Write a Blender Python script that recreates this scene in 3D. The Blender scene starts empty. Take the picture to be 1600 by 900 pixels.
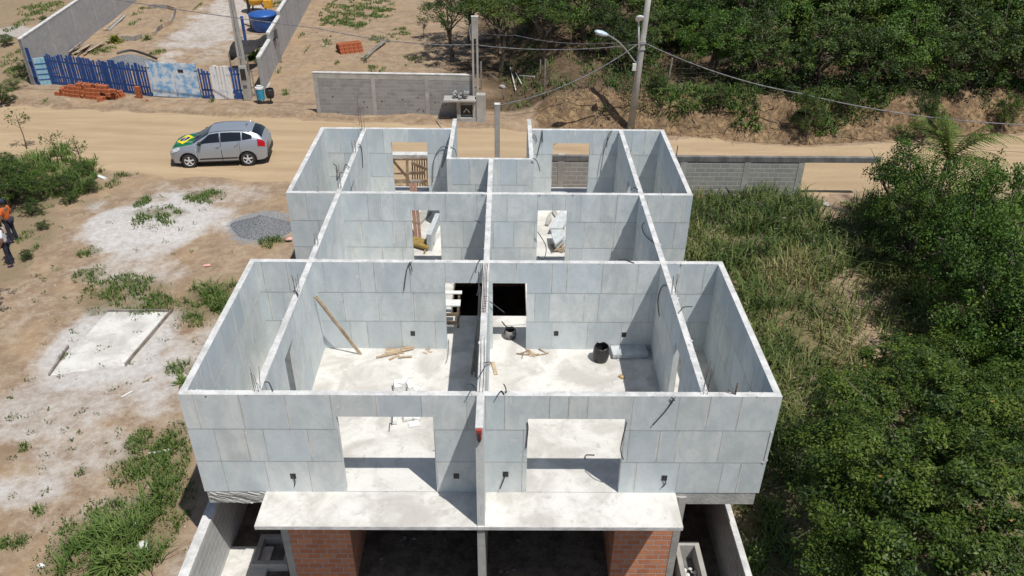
import bpy, math, random
import numpy as np
from mathutils import Vector, Matrix
sc = bpy.context.scene
COL = sc.collection
rad = math.radians
# ------------------------------------------------------------------ camera
CX, CY, CZ = 0.464855, -12.200826, 12.999411
YAW, PITCH, ROLL, FPX = 0.0100747, 0.5670468, 0.0106659, 1249.938
def cam_axes():
    cy, sy = math.cos(YAW), math.sin(YAW); cp, sp = math.cos(PITCH), math.sin(PITCH)
    f = Vector((sy*cp, cy*cp, -sp)); r = Vector((cy, -sy, 0)); u = r.cross(f)
    cr, sr = math.cos(ROLL), math.sin(ROLL)
    return cr*r + sr*u, -sr*r + cr*u, f
RX, UX, FX = cam_axes()
cam = bpy.data.cameras.new('camera'); camo = bpy.data.objects.new('camera', cam); COL.objects.link(camo)
cam.sensor_width = 36; cam.lens = FPX/1600*36; cam.clip_start = .1; cam.clip_end = 2000
m = Matrix.Identity(4)
for i in range(3):
    m[i][0] = RX[i]; m[i][1] = UX[i]; m[i][2] = -FX[i]
m[0][3], m[1][3], m[2][3] = CX, CY, CZ
camo.matrix_world = m; sc.camera = camo
# ------------------------------------------------------------------ light
SUN = Vector((.327, -.330, 1)).normalized()
w = bpy.data.worlds.new('World'); sc.world = w; w.use_nodes = True
nt = w.node_tree; bg = nt.nodes['Background']
sky = nt.nodes.new('ShaderNodeTexSky'); sky.sky_type = 'NISHITA'; sky.sun_disc = False
sky.sun_elevation = math.asin(SUN.z); sky.sun_rotation = math.atan2(SUN.x, SUN.y)
nt.links.new(sky.outputs[0], bg.inputs[0]); bg.inputs[1].default_value = 0.075
sl = bpy.data.lights.new('sun', 'SUN'); sl.energy = 4.2; sl.angle = rad(.53); sl.color = (1, .965, .90)
so = bpy.data.objects.new('sun', sl); COL.objects.link(so); so.rotation_euler = SUN.to_track_quat('Z', 'Y').to_euler(); so.location = (20, -20, 60)
sc.view_settings.view_transform = 'Standard'; sc.view_settings.look = 'None'
sc.view_settings.exposure = 0.0; sc.view_settings.gamma = 1
sc.render.engine = 'CYCLES'; sc.cycles.max_bounces = 6; sc.cycles.diffuse_bounces = 4; sc.cycles.transmission_bounces = 3
# ------------------------------------------------------------------ pixel -> world on a known plane
def G(u, v, z=-2.2, y=None, x=None):
    d = RX*((u-800)/FPX) + UX*((450-v)/FPX) + FX
    if y is not None: t = (y-CY)/d.y
    elif x is not None: t = (x-CX)/d.x
    else: t = (z-CZ)/d.z
    return Vector((CX, CY, CZ)) + d*t
rng = np.random.default_rng(7); random.seed(7)
# ------------------------------------------------------------------ node / material helpers
def newmat(name):
    m = bpy.data.materials.new(name); m.use_nodes = True
    return m, m.node_tree, m.node_tree.nodes['Principled BSDF']
def N(nt, t, **k):
    n = nt.nodes.new(t)
    for a, b in k.items(): setattr(n, a, b)
    return n
def noise(nt, vec, scale, detail=5, rough=.6, dist=0):
    n = N(nt, 'ShaderNodeTexNoise'); n.inputs['Scale'].default_value = scale; n.inputs['Detail'].default_value = detail
    n.inputs['Roughness'].default_value = rough; n.inputs['Distortion'].default_value = dist
    if vec is not None: nt.links.new(vec, n.inputs['Vector'])
    return n.outputs['Fac']
def mrange(nt, val, a, b, c=0., d=1., smooth=True):
    n = N(nt, 'ShaderNodeMapRange'); n.interpolation_type = 'SMOOTHSTEP' if smooth else 'LINEAR'
    for i, x in zip((1, 2, 3, 4), (a, b, c, d)): n.inputs[i].default_value = x
    nt.links.new(val, n.inputs[0]); return n.outputs[0]
def mix(nt, fac, a, b, mode='MIX'):
    n = N(nt, 'ShaderNodeMix', data_type='RGBA', blend_type=mode)
    for s, x in ((0, fac), (6, a), (7, b)):
        if hasattr(x, 'is_linked') or isinstance(x, bpy.types.NodeSocket): nt.links.new(x, n.inputs[s])
        elif s == 0: n.inputs[s].default_value = x
        else: n.inputs[s].default_value = (*x, 1)
    return n.outputs[2]
def mth(nt, op, a, b=None):
    n = N(nt, 'ShaderNodeMath', operation=op)
    for i, x in enumerate((a, b)):
        if x is None: continue
        if isinstance(x, bpy.types.NodeSocket): nt.links.new(x, n.inputs[i])
        else: n.inputs[i].default_value = x
    return n.outputs[0]
def bump(nt, bs, h, strength=.4, dist=.02):
    b = N(nt, 'ShaderNodeBump'); b.inputs['Strength'].default_value = strength; b.inputs['Distance'].default_value = dist
    nt.links.new(h, b.inputs['Height']); nt.links.new(b.outputs[0], bs.inputs['Normal'])
def simple(name, c1, c2=None, scale=6, rough=.8, metal=0, bs=.3, spec=.3, detail=6, lo=.35, hi=.65, coord='Object'):
    m, nt, p = newmat(name)
    tc = N(nt, 'ShaderNodeTexCoord').outputs[coord]
    c2 = c2 or tuple(x*.75 for x in c1)
    f = noise(nt, tc, scale, detail)
    col = mix(nt, mrange(nt, f, lo, hi), c2, c1)
    nt.links.new(col, p.inputs['Base Color'])
    p.inputs['Roughness'].default_value = rough; p.inputs['Metallic'].default_value = metal
    p.inputs['Specular IOR Level'].default_value = spec
    if bs: bump(nt, p, noise(nt, tc, scale*6, 4), bs, .01)
    return m
# ------------------------------------------------------------------ mesh helpers
class MB:
    """collects faces; builds ONE mesh object"""
    def __init__(s): s.v = []; s.f = []; s.m = []; s.t = []
    def add(s, vs, fs, mi=0, tone=.5):
        o = len(s.v); s.v += [tuple(x) for x in vs]
        for f in fs: s.f.append(tuple(i+o for i in f)); s.m.append(mi); s.t.append(tone)
        return s
    def quad(s, a, b, c, d, mi=0, tone=.5): return s.add([a, b, c, d], [(0, 1, 2, 3)], mi, tone)
    def box(s, a, b, mi=0, tone=.5, M=None):
        x0, y0, z0 = a; x1, y1, z1 = b
        vs = [Vector(p) for p in ((x0,y0,z0),(x1,y0,z0),(x1,y1,z0),(x0,y1,z0),(x0,y0,z1),(x1,y0,z1),(x1,y1,z1),(x0,y1,z1))]
        if M is not None: vs = [M @ p for p in vs]
        return s.add(vs, [(0,3,2,1),(4,5,6,7),(0,1,5,4),(1,2,6,5),(2,3,7,6),(3,0,4,7)], mi, tone)
    def beam(s, p, q, w, h=None, mi=0, up=(0,0,1), tone=.5):
        p, q = Vector(p), Vector(q); h = h or w; d = q-p; L = d.length; d.normalize()
        u = Vector(up)
        if abs(d.dot(u)) > .98: u = Vector((1, 0, 0))
        a = d.cross(u).normalized(); b = a.cross(d)
        M = Matrix((( a.x, d.x, b.x, p.x), (a.y, d.y, b.y, p.y), (a.z, d.z, b.z, p.z), (0,0,0,1)))
        return s.box((-w/2, 0, -h/2), (w/2, L, h/2), mi, tone, M)
    def tube(s, pts, r, n=8, mi=0, cap=True, tone=.5):
        pts = [Vector(p) for p in pts]; rs = r if hasattr(r, '__len__') else [r]*len(pts)
        o = len(s.v); a = None
        for i, p in enumerate(pts):
            d = (pts[min(i+1, len(pts)-1)] - pts[max(i-1, 0)]).normalized()
            if a is None:
                a = d.cross(Vector((0, 0, 1)))
                if a.length < .1: a = d.cross(Vector((1, 0, 0)))
            a = (a - d*a.dot(d)).normalized(); b = d.cross(a)
            for k in range(n):
                t = 2*math.pi*k/n; s.v.append(tuple(p + (a*math.cos(t)+b*math.sin(t))*rs[i]))
        for i in range(len(pts)-1):
            for k in range(n):
                s.f.append((o+i*n+k, o+i*n+(k+1) % n, o+(i+1)*n+(k+1) % n, o+(i+1)*n+k)); s.m.append(mi); s.t.append(tone)
        if cap:
            s.f.append(tuple(o+k for k in range(n))[::-1]); s.m.append(mi); s.t.append(tone)
            e = o+(len(pts)-1)*n; s.f.append(tuple(e+k for k in range(n))); s.m.append(mi); s.t.append(tone)
        return s
    def build(s, name, mats, parent=None, smooth=False, bevel=0, loc=None):
        me = bpy.data.meshes.new(name); me.from_pydata(s.v, [], s.f)
        mats = mats if isinstance(mats, (list, tuple)) else [mats]
        for x in mats: me.materials.append(x)
        me.polygons.foreach_set('material_index', s.m)
        at = me.attributes.new('tone', 'FLOAT', 'FACE'); at.data.foreach_set('value', s.t)
        if smooth: me.polygons.foreach_set('use_smooth', [True]*len(s.f))
        me.update()
        # metre-true UVs by dominant axis
        uv = me.uv_layers.new(name='UV')
        nl = len(me.loops); vi = np.empty(nl, 'i'); me.loops.foreach_get('vertex_index', vi)
        co = np.array(s.v, 'f')[vi]; pn = np.empty(len(me.polygons)*3, 'f'); me.polygons.foreach_get('normal', pn); pn = np.abs(pn.reshape(-1, 3))
        lt = np.empty(len(me.polygons), 'i'); me.polygons.foreach_get('loop_total', lt); pi = np.repeat(np.arange(len(lt)), lt)
        ax = pn.argmax(1)[pi]
        out = np.where((ax == 0)[:, None], co[:, [1, 2]], np.where((ax == 1)[:, None], co[:, [0, 2]], co[:, [0, 1]]))
        uv.data.foreach_set('uv', out.astype('f').ravel())
        o = bpy.data.objects.new(name, me); COL.objects.link(o)
        if parent: o.parent = parent
        if loc is not None: o.location = loc
        if bevel:
            b = o.modifiers.new('bevel', 'BEVEL'); b.width = bevel; b.segments = 2; b.limit_method = 'ANGLE'
        return o
def tag(o, label=None, cat=None, group=None, kind=None):
    if label: o['label'] = label
    if cat: o['category'] = cat
    if group: o['group'] = group
    if kind: o['kind'] = kind
    return o
def empty(name, loc, rz=0, label=None, cat=None, group=None):
    o = bpy.data.objects.new(name, None); COL.objects.link(o); o.location = loc; o.rotation_euler = (0, 0, rz)
    o.empty_display_size = .2
    return tag(o, label, cat, group)
def copy_tree(o, parent=None):
    c = o.copy(); COL.objects.link(c); c.parent = parent
    for ch in [x for x in bpy.data.objects if x.parent == o]: copy_tree(ch, c)
    return c
def npmesh(name, V, F, mat, parent=None, attrs=None, smooth=False):
    """V (n,3), F (m,k) with k 3 or 4"""
    me = bpy.data.meshes.new(name); k = F.shape[1]
    me.vertices.add(len(V)); me.vertices.foreach_set('co', V.astype('f').ravel())
    me.loops.add(F.size); me.loops.foreach_set('vertex_index', F.astype('i').ravel())
    me.polygons.add(len(F)); me.polygons.foreach_set('loop_start', np.arange(0, F.size, k, dtype='i'))
    me.update(calc_edges=True)
    if smooth: me.polygons.foreach_set('use_smooth', np.ones(len(F), bool))
    for nm, arr in (attrs or {}).items():
        if arr.ndim == 1:
            a = me.attributes.new(nm, 'FLOAT', 'POINT'); a.data.foreach_set('value', arr.astype('f'))
        else:
            a = me.attributes.new(nm, 'FLOAT_COLOR', 'POINT'); a.data.foreach_set('color', arr.astype('f').ravel())
    me.materials.append(mat); me.validate()
    o = bpy.data.objects.new(name, me); COL.objects.link(o)
    if parent: o.parent = parent
    return o
# ------------------------------------------------------------------ numpy noise
_T = np.random.default_rng(3).random((256, 256))
def vnoise(x, y):
    xi = np.floor(x).astype(int); yi = np.floor(y).astype(int); fx = x-xi; fy = y-yi
    fx = fx*fx*(3-2*fx); fy = fy*fy*(3-2*fy)
    a = _T[xi % 256, yi % 256]; b = _T[(xi+1) % 256, yi % 256]; c = _T[xi % 256, (yi+1) % 256]; d = _T[(xi+1) % 256, (yi+1) % 256]
    return (a*(1-fx)+b*fx)*(1-fy) + (c*(1-fx)+d*fx)*fy
def fbm(x, y, s=1., o=4):
    r = 0; a = .5; t = 0
    for i in range(o):
        r = r + a*vnoise(x*s+17.3*i, y*s-9.1*i); t += a; a *= .5; s *= 2.03
    return r/t
def sstep(a, b, x):
    t = np.clip((x-a)/(b-a), 0, 1); return t*t*(3-2*t)
# ------------------------------------------------------------------ terrain
FX_ = [-400,-45,-27,-16.2,-5.2,7,15,25,45,400]; FY_ = [33,33,29.8,28.7,27.5,26.1,24.8,26.2,30,30]
NX_ = [-400,-45,-22.9,-16.5,-9,5,15.5,25,45,400]; NY_ = [27,27,23.3,20.9,20.2,19.7,19.5,21,25,25]
EX0, EX1, EY1, ZL = -6.28, 5.68, 14.6, -2.95
def terrain(x, y):
    x = np.asarray(x, float); y = np.asarray(y, float)
    yf = np.interp(x, FX_, FY_); yn = np.interp(x, NX_, NY_)
    d = y-yf + (fbm(x, y, .9, 4)-.5)*1.6*sstep(-1, 3, x)
    A = sstep(.5, 4.5, x)
    z = -2.2 + (fbm(x, y, .25, 3)-.5)*.22 + (fbm(x, y, 2.2, 3)-.5)*.05
    onroad = sstep(-.4, .6, y-yn)*sstep(-.4, .4, yf-y)
    z = z*(1-onroad) + (-2.22 + (fbm(x*.3, y, 1.2, 3)-.5)*.05)*onroad
    z = z + A*(sstep(.2, 2.5, d)*1.4 + np.clip(d-2.3, 0, 60)*.085 + sstep(.1, 2.5, d)*(fbm(x, y, 1.7, 4)-.5)*.7)
    z = z + (1-A)*(np.exp(-((y-yf-.9)/.55)**2)*.16*fbm(x, y, .8, 3)*2 + sstep(1.5, 9, y-yf)*.12)
    z = z + .5*np.exp(-(((x+13.2)/4)**2+((y-16.6)/2.2)**2))*.55
    dg = (x > EX0) & (x < EX1) & (y < EY1)
    return np.where(dg, ZL + (fbm(x, y, 1.5, 3)-.5)*.05, z)
def TZ(x, y): return float(terrain(np.array([x]), np.array([y]))[0])
def GT(u, v, lift=0.):
    z = -2.2
    for _ in range(12):
        p = G(u, v, z=z); z = .5*z + .5*(TZ(p.x, p.y)+lift)
    p = G(u, v, z=z); return Vector((p.x, p.y, TZ(p.x, p.y)))
def axis(a, b, st, far, extra):
    xs = list(np.arange(a, b, st)); k = st; p = xs[0]; q = xs[-1]; lo = []; hi = []
    while p > -far: k *= 1.35; p -= k; lo.append(p)
    k = st
    while q < far: k *= 1.35; q += k; hi.append(q)
    xs = [x for x in xs if all(abs(x-e) > .08 for e in extra)]
    for e in extra: xs += [e-.005, e+.005]
    return np.array(sorted(lo+xs+hi))
gx = axis(-48, 50, .22, 500, [EX0, EX1]); gy = axis(-7, 62, .2, 500, [EY1])
XX, YY = np.meshgrid(gx, gy); ZZ = terrain(XX, YY)
def blob(u, v, ru, rv, soft=.35, z=-2.2):
    c = G(u, v, z); e = G(u+ru, v, z); f = G(u, v-rv, z)
    rx = abs(e.x-c.x); ry = abs(f.y-c.y)
    q = np.sqrt(((XX-c.x)/rx)**2+((YY-c.y)/ry)**2) + (fbm(XX, YY, .9, 4)-.5)*1.0
    return 1-sstep(1-soft, 1+soft, q)
def blobs(L): 
    r = np.zeros_like(XX)
    for b in L: r = np.maximum(r, blob(*b[:4])*(b[4] if len(b) > 4 else 1))
    return r
yf = np.interp(XX, FX_, FY_); yn = np.interp(XX, NX_, NY_)
white = blobs([(250,350,115,50),(200,420,90,30,.6),(330,310,80,22,.5),(180,540,110,62),(90,640,130,60,.62),(250,590,50,70,.8),(40,480,60,60,.2),(120,700,90,50,.55),(40,770,70,25,.75),(180,800,60,25,.5),(330,560,60,80,.6),(345,35,55,45,.7),(350,80,40,30,.4),(20,52,30,12,.8),(290,880,30,40,.4),(120,480,120,160,.15),(150,700,170,150,.25),(60,840,90,60,.15)])
grey = blobs([(405,360,50,30,.7),(55,630,40,28,.42),(100,655,30,14,.35),(370,600,30,20,.3)])
grass_px = [(245,340,45,10),(320,308,36,9),(225,315,20,5),(140,430,26,14),(190,460,62,30),(240,480,40,18),(325,475,48,34),(285,575,26,14),(140,395,20,7),(90,420,10,5),(130,738,12,8),(220,690,22,20),(265,690,24,30),(200,740,35,22),(255,730,40,45),(180,840,95,70),(120,870,60,50),(250,800,50,60),(60,800,16,12),(20,850,30,14),(20,655,12,4),(40,700,12,6),(100,560,12,5),(425,378,22,8)]
veg = blobs([(a, b, c*1.1, d*1.1, .8) for a, b, c, d in grass_px])
field = sstep(-.3, .3, XX-5.9)*sstep(0, 1, 19.3-YY)*sstep(0, 1.2, 60-XX)*.95
bare = blobs([(1372,540,38,34),(1340,480,40,38,.6),(1300,430,38,22,.45),(1290,325,30,16,.7),(1280,412,40,12,.3)])
forest = sstep(1.8, 3.4, YY-yf)*sstep(-6, 2, XX + (fbm(XX, YY, .5, 3)-.5)*6)  # leaf litter, stretched left so its brown also paints shade on the grove floor
cliff = sstep(-.1, .5, YY-yf)*(1-sstep(2.2, 3.4, YY-yf))*sstep(.5, 3.5, XX)
drygrass_far = (sstep(2, 5, YY-yf)*(1-forest))*np.clip(fbm(XX, YY, .35, 4)*2.2-.75, 0, 1)*.6
farleft = sstep(0, 1, -XX-27.5)*sstep(0, 3, YY-29)*.6
leftbush = blobs([(60,290,110,60,.8),(10,400,60,80,.7)])
road = sstep(-.5, .5, YY-yn + (fbm(XX, YY, .7, 4)-.5)*1.4)*sstep(-.3, .3, yf-YY+(fbm(XX, YY, .9, 3)-.5)*.8)
berm_shade = np.exp(-((YY-yf-.3-(fbm(XX,YY,.4,3)-.5)*1.2)/.55)**2)*(1-sstep(0, 3, XX))*.9  # dark band: shade on the berm slope painted into the soil colour
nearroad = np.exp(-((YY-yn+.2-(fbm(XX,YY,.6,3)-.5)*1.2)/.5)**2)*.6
green = np.clip(np.maximum.reduce([veg, field*(1-bare), drygrass_far, farleft, leftbush]), 0, 1)
tt = (YY-yn)/(yf-yn); wob_ = (fbm(XX, YY*0, .12, 3)-.5)*.25
rut = sum(np.exp(-((tt-c_+wob_)*(yf-yn)/.28)**2) for c_ in (.22, .42, .60, .80))*np.clip(fbm(XX*.35, YY, .9, 3)*2.2-.5, 0, 1)
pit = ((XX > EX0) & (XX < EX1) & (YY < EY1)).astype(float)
dark = np.clip(np.maximum(forest, pit*.0) + berm_shade*.55 + nearroad*.35, 0, 1)
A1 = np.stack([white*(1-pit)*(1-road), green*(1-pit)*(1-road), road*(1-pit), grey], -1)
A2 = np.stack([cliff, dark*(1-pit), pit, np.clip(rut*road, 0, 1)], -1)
m, nt, p = newmat('site_soil')
tc = N(nt, 'ShaderNodeTexCoord').outputs['Object']
def attr(nt, nm):
    a = N(nt, 'ShaderNodeAttribute', attribute_name=nm); s = N(nt, 'ShaderNodeSeparateColor'); nt.links.new(a.outputs['Color'], s.inputs[0])
    return s.outputs[0], s.outputs[1], s.outputs[2], a.outputs['Alpha']
w_, g_, r_, y_ = attr(nt, 'm1'); c_, d_, pit_, _a = attr(nt, 'm2')
n1 = noise(nt, tc, .55, 8, .65); n2 = noise(nt, tc, 5, 8, .7); n3 = noise(nt, tc, 28, 5, .7); n4 = noise(nt, tc, 2.1, 9, .78, .1)
soil = mix(nt, mrange(nt, n4, .35, .68), (.265,.185,.125), (.415,.32,.225))
soil = mix(nt, mrange(nt, n1, .45, .7, 0, .6), soil, (.44,.31,.185))
soil = mix(nt, mrange(nt, n3, .55, .75, 0, .5), soil, (.22,.16,.11))
vor = N(nt, 'ShaderNodeTexVoronoi'); vor.inputs['Scale'].default_value = 6; nt.links.new(tc, vor.inputs['Vector'])
pebble = mrange(nt, vor.outputs['Distance'], .05, .12, 1, 0)
pebble = mth(nt, 'MULTIPLY', pebble, mrange(nt, n2, .5, .6))
soil = mix(nt, mth(nt, 'MULTIPLY', pebble, .6), soil, (.62,.58,.52))
# road: long wheel smears
mp = N(nt, 'ShaderNodeMapping'); mp.inputs['Scale'].default_value = (.18, 1.3, 1); nt.links.new(tc, mp.inputs['Vector'])
nr = noise(nt, mp.outputs[0], 1.6, 7, .6)
rd = mix(nt, mrange(nt, nr, .32, .68), (.43,.315,.195), (.50,.375,.24))
rd = mix(nt, mrange(nt, n3, .5, .8, 0, .3), rd, (.34,.25,.16))
rd = mix(nt, mth(nt, 'MULTIPLY', _a, .38), rd, (.33,.235,.15))
rd = mix(nt, mth(nt, 'MULTIPLY', pebble, .45), rd, (.56,.47,.36))
def over(base, mask, col, amp=.9, a=.42, b=.58, nz=None):
    s = mth(nt, 'ADD', mask, mth(nt, 'MULTIPLY', mth(nt, 'SUBTRACT', nz or n2, .5), amp))
    return mix(nt, mrange(nt, s, a, b), base, col)
c = over(soil, r_, rd, .5, .35, .65)
wh = mix(nt, mrange(nt, n2, .3, .7), (.47,.44,.41), (.62,.60,.585))
c = over(c, w_, wh, 1.5, .1, 1.1, n4)
gr = mix(nt, mrange(nt, n3, .35, .65), (.16,.165,.17), (.36,.37,.38))
c = over(c, y_, gr, 1.0, .4, .7)
gn = mix(nt, mrange(nt, n2, .35, .65), (.085,.095,.035), (.20,.16,.085))
c = over(c, g_, gn, 1.7, .35, 1.25, n4)
cl = mix(nt, mrange(nt, n4, .35, .65), (.17,.11,.065), (.38,.26,.145))
cl = mix(nt, mrange(nt, n2, .40, .62, 0, .9), cl, (.12,.085,.055))
c = over(c, c_, cl, .6)
litter_shade = mix(nt, mrange(nt, n2, .35, .65), (.075,.055,.035), (.17,.12,.075))  # litter brown, also the painted shade of grove floor and berm slope
c = over(c, d_, litter_shade, .9, .3, .8)
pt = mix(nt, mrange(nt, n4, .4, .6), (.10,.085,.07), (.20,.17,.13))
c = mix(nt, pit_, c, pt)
nt.links.new(c, p.inputs['Base Color']); p.inputs['Roughness'].default_value = .95; p.inputs['Specular IOR Level'].default_value = .1
bh = mth(nt, 'ADD', n3, mth(nt, 'MULTIPLY', n2, 2.0)); bh = mth(nt, 'ADD', bh, mth(nt, 'MULTIPLY', pebble, .5))
bump(nt, p, bh, .55, .045)
SOIL = m
nx, ny = len(gx), len(gy)
I = np.arange(nx*ny).reshape(ny, nx)
FQ = np.stack([I[:-1, :-1], I[:-1, 1:], I[1:, 1:], I[1:, :-1]], -1).reshape(-1, 4)
VV = np.stack([XX, YY, ZZ], -1).reshape(-1, 3); a1 = A1.reshape(-1, 4); a2 = A2.reshape(-1, 4)
isroad = (road.reshape(-1)[FQ].mean(1) > .5)
for nm, sel in (('ground', ~isroad), ('dirt_road', isroad)):
    Fs = FQ[sel]; used, inv = np.unique(Fs, return_inverse=True)
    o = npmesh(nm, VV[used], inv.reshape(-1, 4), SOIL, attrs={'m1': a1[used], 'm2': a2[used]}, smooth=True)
    tag(o, kind='structure')
# ------------------------------------------------------------------ materials of built things
def concrete(name, c1, c2, tonecol=None, rough=.85, streak=True, spec=.25, bstr=.25, s=1.):
    m, nt, p = newmat(name)
    tc = N(nt, 'ShaderNodeTexCoord').outputs['Object']
    mp = N(nt, 'ShaderNodeMapping'); mp.inputs['Scale'].default_value = (1.5, 1.5, .85) if streak else (1, 1, 1); nt.links.new(tc, mp.inputs['Vector'])
    a = noise(nt, mp.outputs[0], 1.3*s, 7, .62, .3); b = noise(nt, tc, 9*s, 6, .7); f = noise(nt, tc, 60, 4, .7)
    c = mix(nt, mrange(nt, a, .33, .67), c1, c2)
    if tonecol:
        t = N(nt, 'ShaderNodeAttribute', attribute_name='tone').outputs['Fac']
        c = mix(nt, t, c, tonecol, 'MIX')
        t2 = mrange(nt, mth(nt, 'FRACT', mth(nt, 'MULTIPLY', t, 7.31)), 0, 1, .94, 1.05, False)
        c = mix(nt, 1., c, N_rgb(nt, t2), 'MULTIPLY')
    c = mix(nt, mrange(nt, b, .5, .75, 0, .35), c, tuple(x*.72 for x in c1))
    nt.links.new(c, p.inputs['Base Color']); p.inputs['Roughness'].default_value = rough; p.inputs['Specular IOR Level'].default_value = spec
    bump(nt, p, mth(nt, 'ADD', f, mth(nt, 'MULTIPLY', b, 2.)), bstr, .012)
    return m
def N_rgb(nt, v):
    n = N(nt, 'ShaderNodeCombineColor')
    for i in range(3): nt.links.new(v, n.inputs[i])
    return n.outputs[0]
PANEL = concrete('foam_panel', (.54,.58,.58), (.71,.73,.715), (.50,.575,.63), bstr=.2, s=1.3)
JOINT = concrete('panel_joint', (.35,.37,.35), (.50,.52,.50), bstr=.3, s=2.5)
SMEAR = concrete('mortar_smear', (.58,.605,.595), (.71,.715,.70), bstr=.4, s=2.5)
CAP = concrete('wall_cap', (.50,.50,.49), (.74,.735,.72), streak=False, bstr=.6, s=2.5)
SLAB = concrete('slab_edge', (.38,.38,.36), (.52,.515,.49), bstr=.9)
def floormat():
    m, nt, p = newmat('screed_floor')
    tc = N(nt, 'ShaderNodeTexCoord').outputs['Object']
    a = noise(nt, tc, .9, 8, .62, .8); b = noise(nt, tc, 4.5, 8, .72, .5); f = noise(nt, tc, 30, 5, .7)
    c = mix(nt, mrange(nt, a, .35, .62), (.50,.48,.445), (.70,.685,.65))
    c = mix(nt, mrange(nt, b, .50, .72, 0, .65), c, (.40,.385,.355))
    c = mix(nt, mrange(nt, f, .56, .72, 0, .5), c, (.73,.72,.70))
    c = mix(nt, mrange(nt, noise(nt, tc, 12, 5, .8, 1.5), .62, .72, 0, .5), c, (.27,.255,.235))
    nt.links.new(c, p.inputs['Base Color']); p.inputs['Roughness'].default_value = .9; p.inputs['Specular IOR Level'].default_value = .2
    bump(nt, p, mth(nt, 'ADD', f, mth(nt, 'MULTIPLY', b, 2.)), .5, .015); return m
FLOOR = floormat()
def brickmat(name, c1, c2, mortar, bw, bh, ms=.012, off=.5, rough=.85, dirt=.4, extra=None):
    m, nt, p = newmat(name)
    uv = N(nt, 'ShaderNodeTexCoord').outputs['UV']; tc = N(nt, 'ShaderNodeTexCoord').outputs['Object']
    wob = N(nt, 'ShaderNodeTexNoise'); wob.inputs['Scale'].default_value = 7; nt.links.new(uv, wob.inputs['Vector'])
    vm = N(nt, 'ShaderNodeVectorMath', operation='MULTIPLY_ADD'); nt.links.new(wob.outputs['Color'], vm.inputs[0]); vm.inputs[1].default_value = (.012, .012, 0); nt.links.new(uv, vm.inputs[2])
    b = N(nt, 'ShaderNodeTexBrick'); nt.links.new(vm.outputs[0], b.inputs['Vector'])
    b.inputs['Color1'].default_value = (*c1, 1); b.inputs['Color2'].default_value = (*c2, 1); b.inputs['Mortar'].default_value = (*mortar, 1)
    b.inputs['Scale'].default_value = 1; b.inputs['Mortar Size'].default_value = ms; b.inputs['Brick Width'].default_value = bw; b.inputs['Row Height'].default_value = bh
    b.inputs['Mortar Smooth'].default_value = .4; b.offset = off
    n1 = noise(nt, tc, 1.4, 7, .65); n2 = noise(nt, tc, 11, 6, .7)
    c = mix(nt, mrange(nt, n2, .55, .75, 0, dirt), b.outputs['Color'], mortar)
    c = mix(nt, mrange(nt, n1, .5, .75, 0, dirt), c, tuple(x*.55 for x in c1))
    if extra: c = mix(nt, mrange(nt, noise(nt, tc, .8, 5), .52, .6, 0, .8), c, extra)
    nt.links.new(c, p.inputs['Base Color']); p.inputs['Roughness'].default_value = rough; p.inputs['Specular IOR Level'].default_value = .2
    h = mth(nt, 'SUBTRACT', n2, mth(nt, 'MULTIPLY', b.outputs['Fac'], 1.5)); bump(nt, p, h, .6, .01)
    return m
BRICK = brickmat('clay_brick_wall', (.64,.27,.14), (.50,.19,.10), (.46,.42,.40), .31, .165, .014, dirt=.6)
BLOCKG = brickmat('grey_block_wall', (.26,.255,.25), (.33,.325,.315), (.40,.39,.375), .40, .20, .012, dirt=.5)
BLOCKR = brickmat('plain_block_wall', (.30,.30,.28), (.36,.355,.335), (.50,.49,.46), .42, .20, .018, dirt=.4)
BLOCKL = brickmat('pale_block_wall', (.38,.38,.37), (.45,.445,.43), (.50,.495,.48), .40, .20, .010, dirt=.3)
BLOCKW = brickmat('washed_block_wall', (.42,.43,.43), (.50,.51,.50), (.60,.60,.58), .42, .20, .02, dirt=.3)
BEAMC = concrete('dark_beam', (.11,.11,.11), (.22,.215,.21))
CONC = concrete('old_concrete', (.33,.32,.30), (.46,.45,.42), streak=False, bstr=.5)
WOOD = simple('weathered_wood', (.36,.28,.20), (.20,.14,.09), 3, .85, bs=.5)
WOODP = simple('pale_wood', (.52,.42,.30), (.34,.25,.16), 4, .85, bs=.5)
WOODG = simple('grey_wood', (.33,.30,.27), (.19,.165,.14), 3, .9, bs=.5)
BLACKP = simple('black_plastic', (.02,.02,.022), (.035,.035,.035), 5, .45, bs=.05, spec=.5)
CONDU = simple('black_conduit', (.035,.04,.045), (.06,.065,.07), 5, .5, bs=0)
STEEL = simple('rusty_rebar', (.20,.15,.12), (.10,.06,.045), 20, .7, .3, bs=.3)
FOAM = simple('white_foam', (.82,.82,.80), (.66,.66,.64), 8, .7, bs=.4)
PIECE = simple('panel_offcut', (.56,.59,.60), (.44,.47,.49), 5, .85, bs=.3)
RED = simple('red_plastic', (.5,.05,.035), (.33,.05,.04), 12, .5, bs=.1)
BLUEP = simple('blue_paint', (.03,.10,.33), (.025,.065,.21), 9, .7, bs=.4)
LBLUE = simple('light_blue_paint', (.22,.45,.58), (.34,.52,.60), 5, .7, bs=.3)
BWHITE = simple('blue_white_paint', (.66,.72,.78), (.16,.40,.68), 2.6, .7, bs=.3, lo=.36, hi=.6)
WHITEP = simple('white_paint', (.72,.72,.72), (.42,.46,.52), 3.5, .7, bs=.3, lo=.3, hi=.5)
TANKB = simple('tank_blue', (.02,.09,.33), (.03,.12,.40), 3, .4, bs=.05, spec=.5)
SHADE = simple('shade_mesh', (.025,.025,.03), (.05,.045,.045), 8, .9, bs=.4)
GALV = simple('galvanised', (.50,.53,.56), (.38,.40,.43), 8, .45, .6, bs=.1)
CABLE = simple('cable_skin', (.24,.24,.26), (.12,.12,.13), 4, .5, bs=0)
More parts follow.
